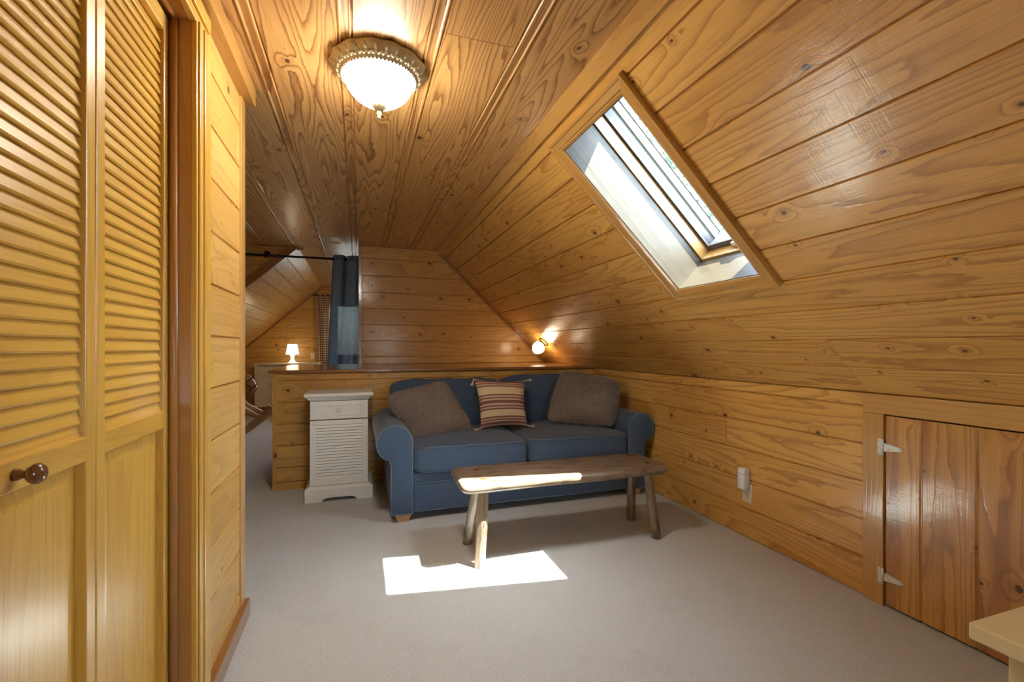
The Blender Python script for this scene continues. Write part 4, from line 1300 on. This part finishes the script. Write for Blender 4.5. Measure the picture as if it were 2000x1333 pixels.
# ------------------------------------------------------------------ outlet and night light on the knee wall
def outlet(o, label, c, n, u):
    t = thing('outlet', label, 'outlet', c)
    c, n, u = Vector(c), Vector(n), Vector(u)
    m_ = MB()
    m_.obox(c, u, Z, n, -.035, .035, -.057, .057, -0.0005, 0.005)
    m_.build('cover_plate', M['ivory'], t, bevel=0.002)
    for s in (1, -1):
        m_ = MB()
        m_.obox(c, u, Z, n, -.016, .016, s * .0195 - .0135, s * .0195 + .0135, 0.004, 0.0068)
        so = m_.build('socket', M['ivory'], t, bevel=0.002)
        m_ = MB()
        for (a, b, h) in ((-.007, .003, .0045), (.007, .003, .0038), (0, -.007, .0025)):
            m_.obox(c, u, Z, n, a - .0011, a + .0011, s * .0195 + b - h, s * .0195 + b + h, 0.0066, 0.0071)
        subpart(m_, 'slot', M['dark'], so)
    return t
outlet(0, 'ivory outlet plate on the right knee wall', (KX, 2.182, 0.272), -X, -Y)
nl = thing('night_light', 'white plug-in night light in the outlet on the right knee wall', 'night light', (KX - 0.035, 2.182, 0.36))
mb = MB()
def capsule(mb, y, x0, x1, z0, z1, w):
    rings = []
    for z, s in ((z0, .86), (z0 + .004, .96), (z0 + .012, 1), (z1 - .012, 1), (z1 - .003, .95), (z1, .85)):
        ring = []
        for k in range(24):
            a = 2 * PI * k / 24
            ca, sa = math.cos(a), math.sin(a)
            l = (abs(ca) ** 3.4 + abs(sa) ** 3.4) ** (1 / 3.4)
            ring.append(((x0 + x1) / 2 + ca / l * (x1 - x0) / 2 * s, y + sa / l * w * s, z))
        rings.append(ring)
    mb.loft(rings, True)
capsule(mb, 2.182, KX - .062, KX - .0075, 0.395, 0.425, 0.028)
mb.build('sensor_cap', M['white_plastic'], nl)
mb = MB()
capsule(mb, 2.182, KX - .061, KX - .010, 0.302, 0.396, 0.027)
mb.build('diffuser', M['frosted'], nl)
mb = MB()
mb.box(KX - .012, KX - .0072, 2.158, 2.206, 0.275, 0.41)
mb.build('plug_back', M['white_plastic'], nl)

# ------------------------------------------------------------------ curtain rod, curtain
RY, RZ = 5.58, 2.145
rod = thing('curtain_rod', 'long black curtain rod crossing below the ceiling to the back wall', 'curtain rod', (-1.2, RY, RZ))
mb = MB()
mb.tube([(-2.5, RY, RZ), (0.30, RY, RZ)], 0.0125, 12)
mb.build('pole', M['black'], rod)
mb = MB()
mb.tube([(-0.95, YS - .012, RZ + .03), (-0.95, RY - .01, RZ + .022)], 0.007, 8)
mb.lathe((-0.95, YS - .007, RZ + .03), -Y, [(0.0005, 0), (0.03, 0), (0.028, .006), (0.0005, .008)], 16)
mb.tube([(-0.95, RY, RZ + .014), (-0.95, RY - .018, RZ + .02), (-0.95, RY - .03, RZ + .045)], 0.006, 8)
mb.tube([(-0.95 + .02 * math.cos(a), RY, RZ + .02 * math.sin(a)) for a in [i * 2 * PI / 16 for i in range(17)]], 0.005, 6)
mb.build('bracket', M['black'], rod)
mb = MB()
mb.lathe((0.30, RY, RZ), X, [(0.0005, -.01), (0.02, -.008), (0.022, .01), (0.012, .03), (0.0005, .034)], 16)
mb.build('finial', M['black'], rod)
hk = MB()
hk.box(-0.66, -0.585, YS - 0.035, YS - 0.024, CEIL - 0.028, CEIL - 0.004)
hk.tube([(-0.63, YS - .035, CEIL - .014), (-0.63, YS - .05, CEIL - .02), (-0.63, YS - .055, CEIL - .035)], 0.005, 8)
hk.tube([(-0.605, YS - .035, CEIL - .014), (-0.60, YS - .055, CEIL - .012), (-0.58, YS - .05, CEIL - .018)], 0.004, 8)
tag(hk.build('hook', M['brass']), 'small brass hook at the tip of the dark pine triangle', 'hook')

cur = thing('curtain', 'dark blue linen grommet curtain hanging at the end of the black rod', 'curtain', (-0.1, RY, 0.95))
def curtain_sheet(mb, x0a, x1a, x0b, x1b, y, z0, z1, amp, waves, n=120, m_=26, ph=0.0, thick=0.003, uvs_=1.0):
    vs_, fs, uv_ = [], [], []
    for j in range(m_ + 1):
        t = j / m_
        z = z1 + (z0 - z1) * t
        xa, xb = x0a + (x0b - x0a) * t, x1a + (x1b - x1a) * t
        for i in range(n + 1):
            s = i / n
            w = math.sin(s * waves * 2 * PI + ph) + 0.25 * math.sin(s * waves * 4.3 * PI + t * 2 + ph)
            vs_.append((xa + (xb - xa) * s + 0.25 * amp * math.cos(s * waves * 2 * PI + ph), y + amp * w * (0.85 + 0.25 * t), z))
            uv_.append((s * uvs_, z))
    for j in range(m_):
        for i in range(n):
            fs.append((j * (n + 1) + i, (j + 1) * (n + 1) + i, (j + 1) * (n + 1) + i + 1, j * (n + 1) + i + 1))
    mb.raw(vs_, fs, uv_)
mb = MB()
curtain_sheet(mb, -0.272, 0.20, -0.375, 0.20, RY, 0.06, RZ + 0.045, 0.055, 3.1, ph=1.9, uvs_=1.2)
cs_ = mb.build('curtain_panel', M['blue_cloth'], cur)
for k in range(6):
    s = (k + 0.33) / 7.0 * 1.02
    mb = MB()
    xx = -0.272 + 0.472 * s
    mb.tube([(xx, RY + .022 * math.cos(a), RZ + .022 * math.sin(a)) for a in [i * 2 * PI / 16 for i in range(17)]], 0.0035, 6, caps=False)
    g_ = mb.build('grommet', M['steel'], cur)
    g_['label'] = 'silver grommet ring'

# gingham curtain at the far window
gc = thing('gingham_curtain', 'red and cream gingham curtain beside the far window', 'curtain', (-0.62, YF - 0.07, 0.9))
mb = MB()
curtain_sheet(mb, -0.735, -0.36, -0.72, -0.36, YF - 0.085, 0.86, 2.10, 0.02, 4.0, n=100, uvs_=0.6)
mb.build('curtain_panel', M['gingham'], gc)
gr_ = thing('gingham_rod', 'thin dark rod carrying the red gingham curtain', 'curtain rod', (-0.1, YF - 0.085, 2.09))
mb = MB()
mb.tube([(-0.75, YF - 0.085, 2.09), (0.8, YF - 0.085, 2.09)], 0.008, 8)
mb.ball((-0.755, YF - 0.085, 2.09), 0.017, 8)
mb.build('pole', M['black'], gr_)
for x in (-0.72, 0.76):
    mb = MB()
    mb.box(x - .008, x + .008, YF - .09, YF - .0005, 2.08, 2.10)
    mb.build('bracket', M['black'], gr_)
outlet(0, 'cream outlet plate on the far wall beside the gingham curtain', (-0.79, YF, 0.985), -Y, X)

# ------------------------------------------------------------------ dresser
dy0, dy1, dx0, dx1 = 8.55, 8.99, -1.625, -0.66
drs = thing('dresser', 'cream white chest of drawers against the far gable wall', 'dresser', ((dx0 + dx1) / 2, 8.77, 0))
mb = MB()
mb.box(dx0 + .035, dx1 - .035, dy0 + .012, dy1, 0.15, 0.842)
mb.build('body', M['white_paint'], drs, bevel=0.003)
mb = MB()
mb.box(dx0 - .02, dx1 + .02, dy0 - .03, dy1 + .01, 0.845, 0.872)
mb.build('top', M['white_paint'], drs, bevel=0.007, seg=3)
for (x, y) in ((dx0, dy0), (dx1 - .045, dy0), (dx0, dy1 - .045), (dx1 - .045, dy1 - .045)):
    mb = MB()
    mb.box(x, x + .045, y, y + .045, 0, 0.845)
    mb.build('leg', M['white_paint'], drs, bevel=0.002)
xm = -1.285
rows = [(0.655, 0.832, [(dx0 + .05, xm - .004), (xm + .004, -0.985), (-0.977, dx1 - .05)]), (0.425, 0.647, [(dx0 + .05, (dx0 + dx1) / 2 - .004), ((dx0 + dx1) / 2 + .004, dx1 - .05)]), (0.195, 0.417, [(dx0 + .05, (dx0 + dx1) / 2 - .004), ((dx0 + dx1) / 2 + .004, dx1 - .05)])]
for z0, z1, cs in rows:
    for a, b in cs:
        mb = MB()
        mb.box(a, b, dy0 + .002, dy0 + .014, z0, z1)
        d_ = mb.build('drawer', M['white_paint'], drs, bevel=0.002)
        mb = MB()
        mb.lathe(((a + b) / 2, dy0 + .002, (z0 + z1) / 2), -Y, [(0.009, 0), (0.008, .012), (0.02, .02), (0.021, .028), (0.012, .034), (0.0004, .035)], 16)
        subpart(mb, 'knob', M['steel'], d_)

# table lamp
tl = thing('table_lamp', 'small white glowing table lamp on the cream dresser', 'lamp', (-1.085, 8.78, 0.872))
mb = MB()
mb.lathe((-1.085, 8.78, 0.872), Z, [(0.0005, 0), (0.068, 0.0), (0.068, 0.008), (0.05, 0.022), (0.032, 0.05), (0.026, 0.085), (0.03, 0.115), (0.048, 0.145), (0.06, 0.155)], 32)
mb.build('base', M['lampbase'], tl)
mb = MB()
mb.lathe((-1.085, 8.78, 0.872), Z, [(0.106, 0.148), (0.104, 0.152), (0.074, 0.322), (0.072, 0.325)], 40)
mb.lathe((-1.085, 8.78, 0.872), Z, [(0.0005, 0.322), (0.072, 0.325)], 40)
mb.build('lamp_shade', M['shade'], tl)
mb = MB()
mb.tube([(-1.03, 8.80, 0.878), (-0.98, 8.83, 0.876), (-0.92, 8.86, 0.876), (-0.83, 8.9, 0.877)], 0.004, 6)
mb.build('cord', M['white_plastic'], tl)

# ------------------------------------------------------------------ rocking horse
rh = thing('rocking_horse', 'wooden rocking horse standing in front of the cream dresser', 'rocking horse', (-1.72, 6.45, 0))
for y in (6.24, 6.62):
    mb = MB()
    rings = []
    R_ = 0.75
    cx0 = -1.66
    for i in range(29):
        a = math.radians(-62 + 126 * i / 28)
        x = cx0 + R_ * math.sin(a)
        z = R_ * (1 - math.cos(a))
        t = 0.075 if abs(i - 14) < 11 else 0.075 - 0.006 * (abs(i - 14) - 11)
        nx, nz = -math.sin(a), math.cos(a)
        rings.append([(x, y - .02, z), (x, y + .02, z), (x + nx * t, y + .02, z + nz * t), (x + nx * t, y - .02, z + nz * t)])
    mb.loft(rings, True, smooth=False)
    mb.build('rocker', M['horse'], rh)
for x in (-1.22, -1.42, -1.88, -2.06):
    a = math.asin((x + 1.66) / 0.75)
    z = 0.75 * (1 - math.cos(a)) + 0.075
    mb = MB()
    mb.box(x - .035, x + .035, 6.22, 6.64, z, z + .018)
    mb.build('crossbar', M['horse'], rh, bevel=0.003)
mb = MB()
secs = [(-2.12, .56, .05, .07), (-2.08, .56, .10, .12), (-1.95, .56, .115, .135), (-1.75, .55, .105, .12), (-1.55, .56, .11, .13), (-1.46, .57, .10, .125), (-1.40, .58, .06, .08)]
mb.loft([[(x, 6.43 + ry * math.cos(2 * PI * k / 16), z + rz * math.sin(2 * PI * k / 16)) for k in range(16)] for x, z, ry, rz in secs], True)
mb.build('body', M['horse'], rh)
mb = MB()
secs = [((-1.50, .57), .11), ((-1.43, .65), .085), ((-1.37, .735), .068), ((-1.33, .78), .055)]
mb.loft([[(x + r * math.cos(2 * PI * k / 14), 6.43 + r * .55 * math.sin(2 * PI * k / 14), z - r * .5 * math.cos(2 * PI * k / 14)) for k in range(14)] for (x, z), r in secs], True)
mb.build('neck', M['horse'], rh)
mb = MB()
secs = [((-1.37, .775), .055), ((-1.315, .755), .064), ((-1.26, .69), .052), ((-1.222, .62), .043), ((-1.207, .59), .036)]
mb.loft([[(x + r * .75 * math.cos(2 * PI * k / 14), 6.43 + r * .75 * math.sin(2 * PI * k / 14), z + r * .75 * math.cos(2 * PI * k / 14)) for k in range(14)] for (x, z), r in secs], True)
for s in (-1, 1):
    mb.tube([(-1.355, 6.43 + s * .03, .81), (-1.36, 6.43 + s * .035, .865)], [.018, .004], 8)
hd_ = mb.build('head', M['horse'], rh)
mb = MB()
for (p, r) in (((-1.238, .645), .052), ((-1.29, .725), .066)):
    mb.tube([(p[0] + r * .8 * math.cos(a), 6.43 + r * .8 * math.sin(a), p[1] + r * .75 * math.cos(a)) for a in [i * 2 * PI / 18 for i in range(19)]], 0.006, 6, caps=False)
mb.tube([(-1.238, 6.39, .645), (-1.30, 6.378, .68), (-1.42, 6.36, .62)], 0.005, 6)
subpart(mb, 'bridle', M['dark'], hd_)
mb = MB()
rg = random.Random(4)
for k in range(60):
    t = rg.random()
    x, z = -1.385 - .10 * t, .82 - .22 * t
    mb.tube([(x, 6.43 + rg.gauss(0, .012), z), (x - .05, 6.43 + rg.gauss(0, .04), z - .02), (x - .06, 6.43 + rg.gauss(0, .05), z - .09)], [.005, .005, .002], 5)
mb.build('mane', M['dark'], rh)
for (xt, xf, y) in ((-1.47, -1.13, 6.26), (-1.47, -1.13, 6.60), (-2.02, -2.17, 6.26), (-2.02, -2.17, 6.60)):
    a = math.asin((xf + 1.66) / 0.75)
    zf = 0.75 * (1 - math.cos(a)) + 0.07
    mb = MB()
    yb = 6.43 + (0.08 if y > 6.43 else -0.08)
    mb.tube([(xt, yb, .56), (xt * .6 + xf * .4, (yb + y) / 2, .40), (xf, y, zf)], [.055, .043, .026], 12)
    mb.build('leg', M['horse'], rh)

# ------------------------------------------------------------------ cream table, lower right corner
tb = thing('side_table', 'pale yellow painted table in the lower right corner near the camera', 'table', (1.6, 0.2, 0))
TZ = 0.62
mb = MB()
mb.box(1.115, 2.0, -0.35, 0.565, TZ - 0.032, TZ)
mb.build('table_top', M['cream'], tb, bevel=0.004)
mb = MB()
mb.box(1.19, 1.95, 0.50, 0.52, TZ - 0.11, TZ - 0.033); mb.box(1.19, 1.95, -0.29, -0.27, TZ - 0.11, TZ - 0.033)
mb.box(1.17, 1.19, -0.25, 0.50, TZ - 0.11, TZ - 0.033); mb.box(1.93, 1.95, -0.25, 0.50, TZ - 0.11, TZ - 0.033)
mb.build('apron', M['cream'], tb)
for (x, y) in ((1.165, 0.485), (1.925, 0.485), (1.165, -0.295), (1.925, -0.295)):
    mb = MB()
    mb.box(x, x + .045, y, y + .045, 0, TZ - 0.0325)
    mb.build('leg', M['cream'], tb, bevel=0.003)

# ------------------------------------------------------------------ tree outside the skylight
tree = thing('tree', 'leafy green tree seen through the skylight', 'tree', (9.5, 12.0, -3.0))
rg = random.Random(12)
mb = MB()
mb.tube([(9.5, 12, -3), (9.45, 12.05, 0), (9.6, 12.0, 3), (9.5, 12.2, 6)], [.35, .28, .2, .08], 12)
for k in range(14):
    a, h = rg.random() * 6.28, 1.5 + rg.random() * 4
    mb.tube([(9.5, 12, h), (9.5 + 1.2 * math.cos(a), 12 + 1.2 * math.sin(a), h + .8), (9.5 + 2.5 * math.cos(a), 12 + 2.5 * math.sin(a), h + 1.2)], [.1, .06, .02], 7)
mb.build('trunk', M['bark'], tree)
mb = MB()
for k in range(32000):
    u = Vector((rg.gauss(0, 1), rg.gauss(0, 1), rg.gauss(0, 1))).normalized() * (rg.random() ** 0.45)
    c = Vector((9.3 + u.x * 5.4, 12 + u.y * 4.8, 6.8 + u.z * 6.0))
    n = Vector((rg.gauss(0, 1), rg.gauss(0, 1), rg.gauss(0, 1))).normalized()
    a = n.orthogonal().normalized()
    b = n.cross(a)
    s = 0.06 + rg.random() * 0.07
    mb.face([c - a * s, c + b * s * .5, c + a * s, c - b * s * .5], [(0, 0), (0, 1), (1, 1), (1, 0)], rg.random())
o = mb.build('foliage', M['leaf'], tree)
o['kind'] = 'stuff'
